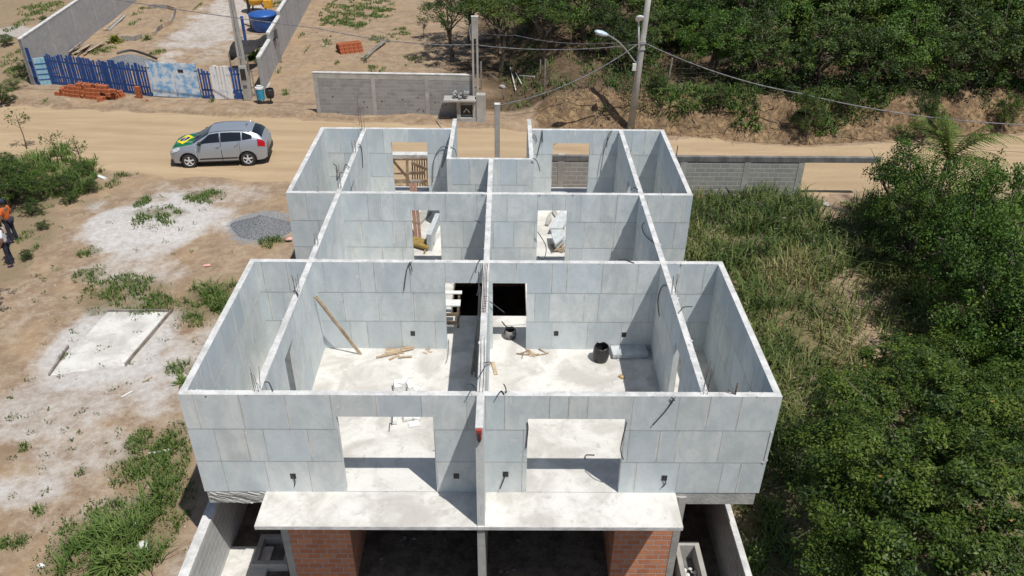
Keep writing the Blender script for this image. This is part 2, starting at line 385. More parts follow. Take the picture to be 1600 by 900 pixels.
GLASSW = simple('lamp_lens', (.65,.75,.85), (.5,.62,.75), 6, .25, bs=0, spec=.6)
WHITEM = simple('lamp_white', (.75,.75,.73), (.62,.62,.6), 8, .5, bs=.1)
YEL = simple('yellow_plastic', (.75,.42,.04), (.6,.3,.05), 6, .5, bs=.1)
CLAY = simple('clay_brick', (.50,.17,.075), (.36,.11,.05), 7, .85, bs=.5)
DARKH = simple('brick_core_shade', (.06,.02,.012), (.04,.015,.01), 7, .9, bs=0)  # dark colour painting the shade inside the hollow cores
# ------------------------------------------------------------------ HOUSE
house = empty('unfinished_house', (0, 0, 0), 0, 'roofless two-storey house of pale blue-grey panels under construction', 'house')
H = 2.7
def clip_open(a0, a1, z0, z1, ops):
    """rectangle minus openings -> list of rects"""
    R = [(a0, a1, z0, z1)]
    for (oa, ob, oc, od) in ops:
        n = []
        for (a, b, c, d) in R:
            if ob <= a or oa >= b or od <= c or oc >= d: n.append((a, b, c, d)); continue
            if oa > a: n.append((a, oa, c, d))
            if ob < b: n.append((ob, b, c, d))
            A_, B_ = max(a, oa), min(b, ob)
            if oc > c: n.append((A_, B_, c, oc))
            if od < d: n.append((A_, B_, od, d))
        R = n
    return R
wr = random.Random(11)
def panel_wall(name, ax, a0, a1, c0, c1, ops=(), smear=False, label=None, z0=0, zt=H):
    """ax 'x': runs along X, thickness c0..c1 in Y. ax 'y': runs along Y."""
    mb = MB(); ops = list(ops); rows = []
    zc = [z0]+[z for z in (.9, 1.8) if z0 < z < zt]+[zt]
    for i in range(len(zc)-1):
        js = [a0]; x = a0 + wr.uniform(.25, .85)
        while x < a1-.25: js.append(x); x += wr.choice([.92, .90, .90, .90, .62, .45, .38, .9])
        js.append(a1); rows.append((zc[i], zc[i+1], js, [wr.random() for _ in js]))
    P = (lambda a, c, z: (a, c, z)) if ax == 'x' else (lambda a, c, z: (c, a, z))
    def rect(a, b, z, Z, c, side, mi, t):
        q = [P(a, c, z), P(b, c, z), P(b, c, Z), P(a, c, Z)]
        if (side < 0) != (ax == 'x'): q = q[::-1]
        mb.quad(*q, mi, t)
    A = sorted({a0, a1, *[o[0] for o in ops], *[o[1] for o in ops], *[j for r in rows for j in r[2]]})
    Z = sorted({z0, zt, *zc, *[o[2] for o in ops], *[o[3] for o in ops]})
    A = [a for a in A if a0 <= a <= a1]; Z = [z for z in Z if z0 <= z <= zt]
    def full(i, k):
        if not (0 <= i < len(A)-1 and 0 <= k < len(Z)-1): return False
        a = (A[i]+A[i+1])/2; z = (Z[k]+Z[k+1])/2
        return not any(o[0] < a < o[1] and o[2] < z < o[3] for o in ops)
    for i in range(len(A)-1):
        for k in range(len(Z)-1):
            if not full(i, k): continue
            am = (A[i]+A[i+1])/2; zm = (Z[k]+Z[k+1])/2
            r = next(r for r in rows if r[0] <= zm <= r[1]); j = sum(1 for q in r[2] if q < am)-1
            t = r[3][j]
            rect(A[i], A[i+1], Z[k], Z[k+1], c0, -1, 0, t*.6)
            rect(A[i], A[i+1], Z[k], Z[k+1], c1, 1, 0, t*.6)
            for (di, dk) in ((1,0),(-1,0),(0,1),(0,-1)):
                if full(i+di, k+dk): continue
                top = dk == 1 and k == len(Z)-2
                if di: 
                    a = A[i+1] if di > 0 else A[i]; q = [P(a,c0,Z[k]),P(a,c1,Z[k]),P(a,c1,Z[k+1]),P(a,c0,Z[k+1])]
                    if (di < 0) != (ax == 'y'): q = q[::-1]
                    mb.quad(*q, 3 if not top else 2, .5)
                else:
                    z = Z[k+1] if dk > 0 else Z[k]; q = [P(A[i],c0,z),P(A[i+1],c0,z),P(A[i+1],c1,z),P(A[i],c1,z)]
                    if (dk < 0) != (ax == 'y'): q = q[::-1]
                    mb.quad(*q, 2 if (top or dk > 0) else 3, .5)
    e = .0025
    for (s, c) in ((-1, c0-e), (1, c1+e)):
        for ri, (za, zb, js, _) in enumerate(rows):
            for j in js[1:-1]:
                if not smear and wr.random() < .6:
                    w2 = wr.uniform(.05, .10)
                    for rc in clip_open(j-w2*wr.uniform(.3, .7), j+w2*.5, za+wr.uniform(0, .15), zb-wr.uniform(0, .1), ops): rect(*rc, c-s*.0012, s, 3, .5)
                wv = wr.choice([.010, .014, .018]) if not smear else .085*wr.uniform(.6, 1.2)
                for rc in clip_open(j-wv/2, j+wv/2, za, zb, ops): rect(*rc, c, s, 3 if smear else 1, .5)
            if ri:
                wv = .014 if not smear else .07
                for rc in clip_open(a0, a1, za-wv/2, za+wv/2, ops): rect(*rc, c+s*.001, s, 3 if smear else 1, .5)
    for (s, c) in ((-1, c0-e*.7), (1, c1+e*.7)):     # mortar runs below the top edge and odd smears
        for _ in range(int((a1-a0)*2.2)):
            a = wr.uniform(a0+.05, a1-.1); w3 = wr.uniform(.015, .07); l3 = wr.uniform(.03, .22)
            for rc in clip_open(a, a+w3, zt-l3, zt-.001, ops): rect(*rc, c+s*.0002*wr.random(), s, 3, .5)
        for _ in range(int((a1-a0)*.6)):
            a = wr.uniform(a0+.1, a1-.4); z = wr.uniform(.1, zt-.3); w3 = wr.uniform(.04, .22); l3 = wr.uniform(.03, .12)
            for rc in clip_open(a, a+w3, z, z+l3, ops): rect(*rc, c-s*.0009*wr.random(), s, 3, .5)
    o = mb.build(name, [PANEL, JOINT, CAP, SMEAR], house)
    if label: o['label'] = label
    return o
XL, XR = -5.98, 5.98; T = .14
OPF = [(-2.93,-.98,-.01,2.14), (.94,2.93,-.01,2.10)]
front = panel_wall('front_wall', 'x', XL, XR, 0, T, OPF, label='front panel wall with two wide openings facing the balcony')
panel_wall('partition_wall', 'x', XL, XR, 5.14, 5.28, [(-1.09,-.09,-.01,2.1), (.14,1.03,-.01,2.1)])
panel_wall('partition_wall', 'x', XL, XR, 9.09, 9.23, [(-2.36,-1.5,-.01,2.16), (1.42,2.3,-.01,2.18)])
panel_wall('rear_wall', 'x', XL, -1.44, 14.2, 14.34, [(-3.56,-2.31,-.01,2.22)])
panel_wall('rear_wall', 'x', 1.36, XR, 14.2, 14.34, [(2.11,3.42,-.01,2.22)])
panel_wall('partition_wall', 'x', -1.30, 1.22, 11.65, 11.77, [])
panel_wall('side_wall', 'y', T, 5.14, XL, XL+T, smear=True)
panel_wall('side_wall', 'y', T, 5.14, XR-T, XR)
panel_wall('side_wall', 'y', 9.23, 14.2, XL, XL+T, smear=True)
panel_wall('side_wall', 'y', 9.23, 14.2, XR-T, XR)
panel_wall('partition_wall', 'y', T, 5.14, -4.52, -4.38, [(1.83,2.65,-.01,2.17)], smear=True)
panel_wall('partition_wall', 'y', T, 5.14, 4.39, 4.53, [(1.83,2.65,-.01,2.1)])
panel_wall('partition_wall', 'y', 5.28, 9.09, -4.52, -4.38, smear=True)
panel_wall('partition_wall', 'y', 5.28, 9.09, 4.39, 4.53)
panel_wall('partition_wall', 'y', 9.23, 14.2, -4.52, -4.38, [(10.5,11.35,-.01,2.15)], smear=True)
panel_wall('partition_wall', 'y', 9.23, 14.2, 4.39, 4.53, [(10.5,11.35,-.01,2.15)])
panel_wall('dividing_wall', 'y', T, 5.14, -.085, .065)
panel_wall('dividing_wall', 'y', 5.28, 9.09, -.085, .065)
panel_wall('dividing_wall', 'y', 9.23, 11.65, -.085, .065)
panel_wall('balcony_fin_wall', 'y', -.92, 0, -.085, .065)
panel_wall('terrace_fin_wall', 'y', 11.65, 15.25, -1.44, -1.30, z0=0)
panel_wall('terrace_fin_wall', 'y', 11.65, 15.25, 1.22, 1.36, z0=0)
# ragged lumps of mortar left on the wall tops
def lumps(name, spots, mat, parent, z=H):
    mb = MB(); r = random.Random(5)
    for (x0, y0, x1, y1, n, w_) in spots:
        for q_ in range(int(n*1.4)):
            w2 = w_ if q_ % 3 == 0 else w_*1.28*r.choice((-1, 1)); t = r.random(); x = x0+(x1-x0)*t+(r.uniform(-w_, w_) if q_ % 3 == 0 else (w2 if abs(x1-x0) < abs(y1-y0) else r.uniform(-.02,.02))); y = y0+(y1-y0)*t+(r.uniform(-w_, w_) if q_ % 3 == 0 else (w2 if abs(x1-x0) > abs(y1-y0) else r.uniform(-.02,.02))); s = r.uniform(.005, .014) if r.random() < .9 else .022
            M = Matrix.Translation((x, y, z)) @ Matrix.Rotation(r.random()*3, 4, 'Z') @ Matrix.Rotation(r.uniform(-.3, .3), 4, 'X')
            mb.box((-s*1.5, -s, -.004), (s*1.5, s, s*.7), 0, .5, M)
    o = mb.build(name, mat, parent); return o
lumps('mortar_crumbs', [(-.01,-.8,-.01,11.5,110,.05),(-1.37,11.7,-1.37,15.2,30,.05),(1.29,11.7,1.29,15.2,40,.05),(4.46,.2,4.46,14,70,.05),(-4.45,.2,-4.45,14,50,.05),(-5.9,.07,5.9,.07,50,.05),(-4.4,9.16,4.4,9.16,40,.05),(-4.4,5.21,5.9,5.21,40,.05)], CAP, house)['kind'] = 'stuff'
# slabs
mb = MB(); TS = .36
def slab(x0, x1, y0, y1): mb.box((x0, y0, -TS), (x1, y1, 0))
slab(XL+.04, XR-.06, .012, 5.3); slab(-4.54, -1.1, 5.3, 9.1); slab(1.08, 4.55, 5.3, 9.1); slab(-1.1, 1.08, 5.3, 6.72)
slab(XL+.04, XR-.06, 9.1, 15.3)
mb.f = mb.f; mb.m = [1 if i % 6 == 1 else 0 for i in range(len(mb.f))]
mb.build('floor_slab', [SLAB, FLOOR], house)
mb = MB()
# rough strip of board-marked concrete under the left half of the front wall
r = random.Random(3)
for i in range(46):
    x = -5.9 + i*.03*r.uniform(.9, 1.1); x = min(x, -4.72)
    z = -.06-.26*r.random(); l = r.uniform(.12, .35)
    mb.beam((x, -.004, z+.05), (x+l*1.1, -.010, z-.03), .014, r.uniform(.015, .035), up=(0, 1, 0))
mb.build('slab_edge_ridge', SLAB, house)
mb = MB(); mb.box((-4.67, -.95, -.11), (-.085, 0.01, 0)); mb.box((.065, -.95, -.11), (4.17, .01, 0))
mb.box((-.085, -.95, -.11), (.065, .01, -.001))
mb.m = [1 if i % 6 == 1 else 0 for i in range(len(mb.f))]
mb.build('balcony_slab', [CAP, FLOOR], house, bevel=.012)
# lower storey
mb = MB()
for (x0, x1, y0, y1) in ((-4.53,-4.38,.3,15.2),(4.38,4.53,.3,15.2),(-4.38,-3.0,13,13.15),(3,4.38,13,13.15),(-4.38,-1.2,9.1,9.24),(1.2,4.38,9.1,9.24)): mb.box((x0, y0, -2.95), (x1, y1, -TS-.001))
mb.build('lower_wall', BRICK, house)
mb = MB(); mb.box((-4.36, -.02, -2.96), (-2.98, 1.9, -.37)); o = mb.build('brick_pier', BRICK, house); o['label'] = 'shaded clay brick pier under the left of the balcony'
mb = MB(); mb.box((2.95, -.02, -2.96), (4.26, 1.9, -.37)); o = mb.build('brick_pier', BRICK, house); o['label'] = 'half sunlit clay brick pier under the right of the balcony'
mb = MB(); mb.box((-4.52, -.03, -2.96), (-4.36, .2, -.12)); mb.box((4.26, -.03, -2.96), (4.42, .2, -.12)); mb.box((-4.36,-.02,-.37),(4.26,.1,-.112))
mb.build('concrete_column', CONC, house)
mb = MB(); mb.box((-.09, -.90, -2.96), (.07, .3, -.112)); mb.box((-.09, .3, -2.96), (.07, 9, -TS-.002)); mb.build('lower_dividing_wall', CONC, house)
mb = MB(); mb.box((-4.5, 12.9, -2.9), (4.5, 12.98, -TS-.003)); mb.build('lower_rear_wall', BRICK, house)
# electrical boxes, conduits, rebar
def epart(name, mb, mat, label=None, smooth=True):
    o = mb.build(name, mat, house, smooth=smooth)
    if label: o['label'] = label
    return o
for (u, v, y) in ((645,521,5.135),(869,521,5.135),(975,523,5.135),(713,744,-.005),(458,744,-.005),(790,741,-.005),(1038,747,-.005)):
    q = G(u, v, y=y); mb = MB(); mb.box((q.x-.045, y-.006, q.z-.06), (q.x+.045, y+.02, q.z+.06)); mb.box((q.x-.06, y-.001, q.z-.075), (q.x+.06, y+.0, q.z+.075))
    epart('electrical_box', mb, BLACKP, smooth=False)
def arc(pts, n=14):
    pts = [Vector(p) for p in pts]; out = []
    P = [pts[0]]+pts+[pts[-1]]
    for i in range(1, len(P)-2):
        for k in range(n):
            t = k/n; a, b, c_, d = P[i-1], P[i], P[i+1], P[i+2]
            out.append(.5*((2*b)+(-a+c_)*t+(2*a-5*b+4*c_-d)*t*t+(-a+3*b-3*c_+d)*t**3))
    out.append(pts[-1]); return out
def wallc(uvs, x=None, y=None, z=None):
    return [G(u, v, x=x, y=y, z=z) for u, v in uvs]
CONDS = [  # pixel traces laid on the face they hang against
 (wallc([(643,409),(636,420),(631,454)], y=5.11)), (wallc([(640,410),(643,418),(644,424)], y=5.10)),
 (wallc([(1020,664),(1040,642),(1054,622)], y=-.03)), (wallc([(1049,621),(1054,626)], y=-.03)),
 (wallc([(822,700),(825,670),(824,660)], y=-.02)), (wallc([(979,660),(970,700),(974,718)], y=-.03)),
 (wallc([(521,256),(526,262),(526,282)], x=-4.55)),
 (wallc([(560,225),(565,232),(567,262)], x=-4.36)),
 (wallc([(537,267),(540,257),(546,262)], z=2.78)), (wallc([(528,280),(532,270),(536,270)], z=2.72)),
 (wallc([(458,456),(462,454),(466,462)], z=2.76)), (wallc([(413,597),(420,598),(426,611)], z=2.72)),
 (wallc([(698,240),(690,262),(697,228),(704,210),(706,206)], y=14.1)), (wallc([(704,230),(711,234),(713,244)], z=2.74)),
 (wallc([(676,285),(678,250),(690,230),(702,232)], y=14.15)),
 (wallc([(839,245),(846,214),(847,204),(848,222)], y=14.17)), (wallc([(831,208),(837,214),(839,222)], y=14.17)),
 (wallc([(832,247),(839,252),(844,268)], y=11.6)),
 (wallc([(948,230),(950,212),(954,205)], y=14.1)), (wallc([(938,270),(944,235),(956,204)], y=14.1)), (wallc([(958,250),(961,215),(966,208)], x=4.38)),
 (wallc([(1006,348),(1003,354),(1008,368),(1022,380)], x=4.36)), (wallc([(985,298),(990,293),(997,296)], z=2.72)),
 (wallc([(1030,494),(1028,468),(1034,448),(1042,446)], x=4.36)), (wallc([(1063,486),(1068,480),(1082,479)], z=2.8)),
 (wallc([(841,402),(850,404),(853,385),(840,362)], y=9.0)), (wallc([(841,400),(845,404),(868,403),(880,402)], z=2.72)),
 (wallc([(967,406),(975,405),(985,409),(991,411)], z=2.72)),
 (wallc([(762,469),(772,476),(788,488)], y=5.08)), (wallc([(758,567),(769,568),(773,586),(768,611)], x=.10)),
 (wallc([(787,600),(790,606),(791,613)], z=2.74)), (wallc([(776,620),(783,611),(788,616)], z=2.73)),
 (wallc([(745,462),(748,450),(748,425)], z=2.72)), (wallc([(743,426),(746,412),(752,404)], z=2.74)), (wallc([(730,600),(738,601),(745,612)], z=2.7)),
 (wallc([(744,297),(752,297),(760,300)], z=2.73)), (wallc([(742,344),(748,347),(752,350)], z=2.6)),
 (wallc([(458,744),(461,752),(460,760)], y=-.03)), (wallc([(790,741),(786,752),(781,764)], y=-.04)), (wallc([(1038,747),(1040,755),(1034,762)], y=-.03)),
 (wallc([(914,717),(916,711),(929,711)], z=.02)), (wallc([(612,664),(613,654),(613,650)], z=.3))]
for k, pts in enumerate(CONDS):
    mb = MB(); mb.tube(arc(pts, 8), .0125 if k not in (35, 36) else .010, 6); epart('conduit', mb, CONDU)
def rebars(x, y, n=4, h=.5, r0=.006, lean=.1, z=H-.02):
    rr = random.Random(int(x*100+y*10)); mb = MB()
    for i in range(n):
        dx, dy = (-.05, .05)[i % 2], (-.05, .05)[i//2 % 2]
        mb.tube([(x+dx*.8, y+dy, z), (x+dx+rr.uniform(-lean, lean)*h, y+dy*1.2+rr.uniform(-lean, lean)*h, z+h*rr.uniform(.75, 1.1))], r0, 5)
    epart('rebar', mb, STEEL)
for (x, y, n, h) in ((-4.45,12.1,4,.45),(-4.45,9.4,4,.75),(-4.45,6.0,4,.35),(-4.45,3.7,4,.5),(-4.45,.15,4,.55),(4.46,3.75,4,.6),(4.46,.12,4,.75),(-5.0,9.2,1,.2),(4.46,12.2,2,.25),(5.1,9.16,1,.25),(-4.47,14.1,3,.8)): rebars(x, y, n, h)
mb = MB(); mb.tube([(5.05,.07,H-.02),(5.06,.08,H+.28)], .018, 6); mb.tube([(5.05,.07,H+.02),(4.9,.12,H+.08)], .012, 6); epart('rebar', mb, STEEL)
q = G(1072, 250, y=16.4)
# cables hanging loose on dividing wall top, steel ladder ties
mb = MB()
for dx in (-.05, -.015, .02): mb.tube(arc([(dx-.01, 2.9, H+.02), (dx, 3.6, H+.03), (dx-.01, 4.6, H+.02), (dx+.01, 5.1, H+.03)]), .006, 5)
for i in range(7): mb.tube([(-.06, 2.95+i*.1, H+.02), (.04, 2.97+i*.1, H+.02)], .005, 5)
epart('rebar', mb, STEEL)
mb = MB()
for dx in (-.04, .03): mb.tube(arc([(dx, .1, H+.01), (dx+.01, .9, H+.03), (dx-.015, 1.9, H+.02)]), .005, 5)
epart('rebar', mb, STEEL)
# damaged lower right corner with exposed chase
mb = MB(); mb.beam((5.94, -.008, .98), (5.94, -.008, 1.78), .05, .02, up=(0, 1, 0)); mb.beam((5.90, -.006, .9), (5.97, -.008, 1.0), .06, .02, up=(0, 1, 0)); epart('filler_chase', mb, SMEAR, smooth=False)
# ---------------------------------------------------------------- lot walls around the lower level
def lot_wall(name, pts, th, z0, z1, mat, capmat, label, cat='wall', cap=.03, posts=(), postmat=None, zbase=None):
    """straight wall p->q built in its own frame"""
    p, q = Vector(pts[0]), Vector(pts[1]); d = q-p; L = d.length; ang = math.atan2(d.y, d.x)
    e = empty(name, (p.x, p.y, z0), ang, label, cat)
    mb = MB(); mb.box((0, -th/2, -.25), (L, th/2, z1-z0)); mb.build('wall_face', mat, e)
    mb = MB(); mb.box((-.01, -th/2-.012, z1-z0), (L+.01, th/2+.012, z1-z0+cap)); mb.build('capping', capmat, e, bevel=.01)
    for a in posts:
        mb = MB(); mb.box((a-.09, -th/2-.012, -.25), (a+.09, th/2+.012, z1-z0-.002)); mb.build('post', postmat or CONC, e)
    return e
lot_wall('boundary_wall', [(-6.28,-6.5), (-6.28,15)], .20, -2.95, -1.33, BLOCKW, CAP, 'pale block boundary wall left of the lower passage', cap=.13)
lot_wall('boundary_wall', [(5.68,-6.5), (5.68,15)], .12, -2.95, -1.3, BLOCKR, CAP, 'thin rough-topped boundary wall right of the lower passage', cap=.05)
mb = MB(); mb.box((-6.18, -6.5, -2.98), (-5.15, .9, -2.86)); o = mb.build('passage_screed', FLOOR); tag(o, kind='structure'); o.name = 'pavement'
# inspection pits
def pit(x0, x1, y0, y1, h, label):
    e = empty('inspection_box', ((x0+x1)/2, (y0+y1)/2, -2.95), 0, label, 'inspection box')
    a, b = (x1-x0)/2, (y1-y0)/2; t = .12; mb = MB()
    mb.box((-a, -b, -.05), (a, -b+t, h)); mb.box((-a, b-t, -.05), (a, b, h)); mb.box((-a, -b+t, -.05), (-a+t, b-t, h)); mb.box((a-t, -b+t, -.05), (a, b-t, h))
    mb.build('rim', CONC, e, bevel=.01); mb = MB(); mb.box((-a+t, -b+t, -.04), (a-t, b-t, .03)); mb.build('base', BEAMC, e); return e
pit(-5.5, -4.65, .25, 1.15, .25, 'square concrete inspection box in the shaded left passage')
pit(4.55, 5.15, -.5, .75, .5, 'concrete inspection box with white debris beside the right brick pier')
def rock_mb(c, s, r):
    mb = MB(); n = []
    for th in (.5, 1.2, 2.0, 2.7):
        for k in range(6): 
            a = k*math.pi/3+th; rr = s*r.uniform(.75, 1.15); n.append((c[0]+rr*math.sin(th)*math.cos(a), c[1]+rr*math.sin(th)*math.sin(a)*.8, c[2]+rr*math.cos(th)*.7))
    fs = [tuple(range(5, -1, -1))]
    for i in range(3):
        for k in range(6): fs.append((i*6+k, i*6+(k+1) % 6, (i+1)*6+(k+1) % 6, (i+1)*6+k)[::-1])
    fs.append((18, 19, 20, 21, 22, 23)); mb.add(n, fs); return mb
mb = MB(); r = random.Random(8)
for _ in range(16):
    b = rock_mb((4.85+r.uniform(-.15,.15), -.1+r.uniform(-.25,.35), -2.86+r.random()*.08), r.uniform(.03,.09), r); mb.add(b.v, b.f)
tag(mb.build('rubble', FOAM), 'white rubble lying in the inspection box on the right', 'rubble', kind='stuff')
mb = MB()
for _ in range(90):
    s = r.uniform(.015, .045) if r.random() < .85 else .07
    b = rock_mb((r.choice([r.uniform(-2.8,-.3), r.uniform(.3,2.7)]), r.uniform(-.5, 3), -2.93), s, r); mb.add(b.v, b.f)
tag(mb.build('rubble', simple('dusty_rubble', (.2,.19,.18), (.1,.095,.09), 9)), 'grey rubble strewn over the dark floor below the balcony', 'rubble', kind='stuff')
# ================================================================= FOLIAGE TOOLS
def leafmat(name, cols, rough=.55, trans=.25, objvar=.18, spec=.35):
    m, nt, p = newmat(name)
    t = N(nt, 'ShaderNodeAttribute', attribute_name='var').outputs['Fac']
    oi = N(nt, 'ShaderNodeObjectInfo').outputs['Random']
    tt = mth(nt, 'ADD', t, mth(nt, 'MULTIPLY', mth(nt, 'SUBTRACT', oi, .5), objvar))
    cr = N(nt, 'ShaderNodeValToRGB'); nt.links.new(tt, cr.inputs[0]); el = cr.color_ramp.elements
    for i, c in enumerate(cols):
        e = el[i] if i < 2 else el.new(.5)
        e.color = (*c, 1)
    for i, e in enumerate(el): pass
    pos = [i/(len(cols)-1) for i in range(len(cols))]
    while len(el) > 1: el.remove(el[-1])
    el[0].position = 0; el[0].color = (*cols[0], 1)
    for q, c in list(zip(pos, cols))[1:]:
        e = el.new(q); e.color = (*c, 1)
    nt.links.new(cr.outputs[0], p.inputs['Base Color']); p.inputs['Roughness'].default_value = rough; p.inputs['Specular IOR Level'].default_value = spec
    if trans:
        tr = N(nt, 'ShaderNodeBsdfTranslucent'); nt.links.new(cr.outputs[0], tr.inputs[0])
        ms = N(nt, 'ShaderNodeMixShader'); ms.inputs[0].default_value = trans
        nt.links.new(p.outputs[0], ms.inputs[1]); nt.links.new(tr.outputs[0], ms.inputs[2]); nt.links.new(ms.outputs[0], nt.nodes['Material Output'].inputs[0])
    return m
L_TREE = leafmat('tree_leaves', [(.014,.028,.008), (.038,.075,.015), (.080,.135,.022), (.155,.20,.035)], objvar=.4)
L_NEAR = leafmat('glossy_leaves', [(.022,.048,.010), (.055,.10,.013), (.11,.17,.021), (.22,.27,.04)], rough=.5, spec=.3)
L_ACAC = leafmat('feathery_leaves', [(.018,.04,.009), (.055,.12,.016), (.11,.20,.026), (.19,.28,.045)])
L_GRASS = leafmat('grass_blades', [(.045,.085,.018), (.085,.155,.03), (.16,.225,.055), (.34,.32,.15)], rough=.7, trans=.2, objvar=0)
L_FIELD = leafmat('field_blades', [(.045,.08,.02), (.09,.145,.034), (.155,.20,.055), (.26,.25,.10), (.40,.34,.18)], rough=.75, trans=.2, objvar=0)
L_DRY = leafmat('dry_twigs', [(.13,.09,.06), (.22,.17,.12), (.33,.28,.22)], rough=.9, trans=0, objvar=0)
BARK = simple('bark', (.20,.165,.13), (.10,.08,.06), 6, .9, bs=.6)
def unit(v): return v/np.maximum(np.linalg.norm(v, axis=-1, keepdims=True), 1e-9)
def leaves_arr(C, nrm, size, R, aspect=.5):
    """rhombic leaves: centres C, normals nrm, sizes"""
    n = len(C); ref = R.normal(size=(n, 3)); a = unit(np.cross(nrm, ref)); b = np.cross(nrm, a)
    s = size[:, None]
    V = np.stack([C-a*s*.5, C+b*s*aspect*.5+nrm*s*.06, C+a*s*.5-nrm*s*.05, C-b*s*aspect*.5+nrm*s*.06], 1).reshape(-1, 3)
    F = np.arange(n*4).reshape(-1, 4); return V, F
def crown_arr(R, lobes, nclump, nleaf, size, cl=.3, aspect=.5, up=.55, droop=0, bottom=-.35, fill=.25):
    """lobes: (cx,cy,cz,rx,ry,rz). clumps sit near the lobes' skins with gaps between them"""
    W = np.array([l[3]*l[4] for l in lobes]); W = W/W.sum(); Cs = []; Ns = []; Ss = []; Vs = []
    for li, l in enumerate(lobes):
        c = np.array(l[:3]); r3 = np.array(l[3:6]); k = max(3, int(nclump*W[li]))
        d = unit(R.normal(size=(k*3, 3))); d = d[d[:, 2] > bottom][:k]
        rr = R.uniform(.72, 1.08, (len(d), 1)); inner = R.random(len(d)) < fill; rr[inner] *= .6
        cc = c+d*rr*r3; csz = R.uniform(.55, 1.25, len(d))*cl
        tone = np.clip(R.normal(.48, .16, len(d)), 0, 1)
        for j in range(len(d)):
            nl = int(nleaf*csz[j]/cl*R.uniform(.6, 1.3)); dd = unit(R.normal(size=(nl, 3)))*np.cbrt(R.random((nl, 1)))
            dd[:, 2] *= .62
            Pn = cc[j]+dd*csz[j]; Pn[:, 2] -= droop*R.random(nl)*csz[j]
            nn = unit(dd*.5+d[j]*.35+np.array([0, 0, up])+R.normal(size=(nl, 3))*.45)
            Cs.append(Pn); Ns.append(nn); Ss.append(R.uniform(.65, 1.3, nl)*size); Vs.append(np.clip(tone[j]+R.normal(0, .14, nl), 0, 1))
    C, Nn, S, Vr = map(np.concatenate, (Cs, Ns, Ss, Vs))
    V, F = leaves_arr(C, Nn, S, R, aspect); return V, F, np.repeat(Vr, 4)
def trunk_mb(R, h, r0, tips, lean=(0, 0)):
    mb = MB(); top = Vector((lean[0], lean[1], h))
    k = 6; pts = [Vector((0, 0, -.2)).lerp(top, i/k)+Vector((R.normal()*.05*h*.3, R.normal()*.05*h*.3, 0))*(i > 0) for i in range(k+1)]
    mb.tube(pts, [r0*(1.25 if i == 0 else 1)*(1-.5*i/k) for i in range(k+1)], 8)
    for t in tips:
        s = pts[R.integers(k//2, k+1)]; e = Vector(t); mid = s.lerp(e, .5)+Vector((R.normal()*.1, R.normal()*.1, .12*(e-s).length))
        q = [s, s.lerp(mid, .5)+Vector((0,0,.03)), mid, mid.lerp(e, .5), e]
        mb.tube(q, [r0*.42, r0*.34, r0*.26, r0*.17, r0*.07], 6)
        for _ in range(3):
            e2 = e+Vector(R.normal(size=3).tolist())*.28*(e-s).length; mb.tube([mid, mid.lerp(e2, .55)+Vector((0,0,.05)), e2], [r0*.18, r0*.12, r0*.04], 5)
    return mb
def variant(seed, mat, size, nclump=95, nleaf=75, flat=.75, th=1.6, open_=False):
    """unit crown radius 1 centred at z=th ; returns (crown mesh obj, trunk obj) hidden prototypes' data"""
    R = np.random.default_rng(seed); lobes = []
    k = 7 if not open_ else 6
    for i in range(k):
        a = i*2*math.pi/k+R.uniform(-.4, .4); q = R.uniform(.35, .68); rr = R.uniform(.34, .56)
        lobes.append((q*math.cos(a), q*math.sin(a), th+R.uniform(-.25, .3), rr, rr*R.uniform(.8, 1.1), rr*flat))
    lobes.append((R.uniform(-.2, .2), R.uniform(-.2, .2), th+.35, .5, .5, .45*flat/.75))
    if not open_:
        for i in range(6):
            a = i*math.pi/3+R.uniform(-.4, .4); q = R.uniform(.4, .62); rr = R.uniform(.28, .42)
            lobes.append((q*math.cos(a), q*math.sin(a), th-R.uniform(.35, .6), rr, rr, rr*.8))
        nclump = int(nclump*1.35)
    V, F, vr = crown_arr(R, lobes, nclump, nleaf, size, cl=.17 if not open_ else .15, fill=.3 if not open_ else .1, droop=.5)
    tips = [(l[0]*.95, l[1]*.95, l[2]) for l in lobes]
    return V, F, vr, tips, R, mat
PROT = {}
def make_proto(key, *a, th=1.05, **k):
    V, F, vr, tips, R, mat = variant(*a, th=th, **k)
    root = empty('tree', (0, 0, 0))
    npmesh('crown', V, F, mat, root, {'var': vr})
    trunk_mb(R, th*.72, .07, tips, (R.uniform(-.2, .2), R.uniform(-.2, .2))).build('trunk', BARK, root, smooth=True)
    PROT[key] = [root, False]
make_proto('a', 21, L_TREE, .062); make_proto('b', 22, L_TREE, .055, nclump=110); make_proto('c', 23, L_TREE, .07, nclump=80, flat=.9)
make_proto('d', 24, L_ACAC, .05, nclump=120, nleaf=85, flat=.65); make_proto('e', 25, L_ACAC, .045, nclump=90, flat=.7)
make_proto('o', 26, L_TREE, .055, nclump=112, nleaf=72, open_=True, th=1.9); make_proto('p', 27, L_TREE, .05, nclump=120, nleaf=72, open_=True, th=2.0, flat=.9)
TH = {'o': 1.9, 'p': 2.0}
def put_tree(key, u, v, zc, R_, label, group=None, cat='tree', name='tree', rz=None, sz=1., yb=None):
    if yb is not None: zc = G(u, v, y=yb).z
    pr = PROT[key]; root = pr[0] if not pr[1] else copy_tree(pr[0]); pr[1] = True
    for k in ('group', 'label', 'category'):
        if k in root: del root[k]
    p_ = G(u, v, z=zc); gz = TZ(p_.x, p_.y); th = TH.get(key, 1.05)
    root.name = name; root.location = (p_.x, p_.y, gz); root.rotation_euler.z = rz if rz is not None else random.uniform(0, 6.28)
    root.scale = (R_, R_, min((1.5 if yb is None else 1.2)*R_, max((.72*R_ if key in 'op' else .95*R_) if yb is not None else .7*R_, (zc-gz)/th))*sz); tag(root, label, cat, group); return root
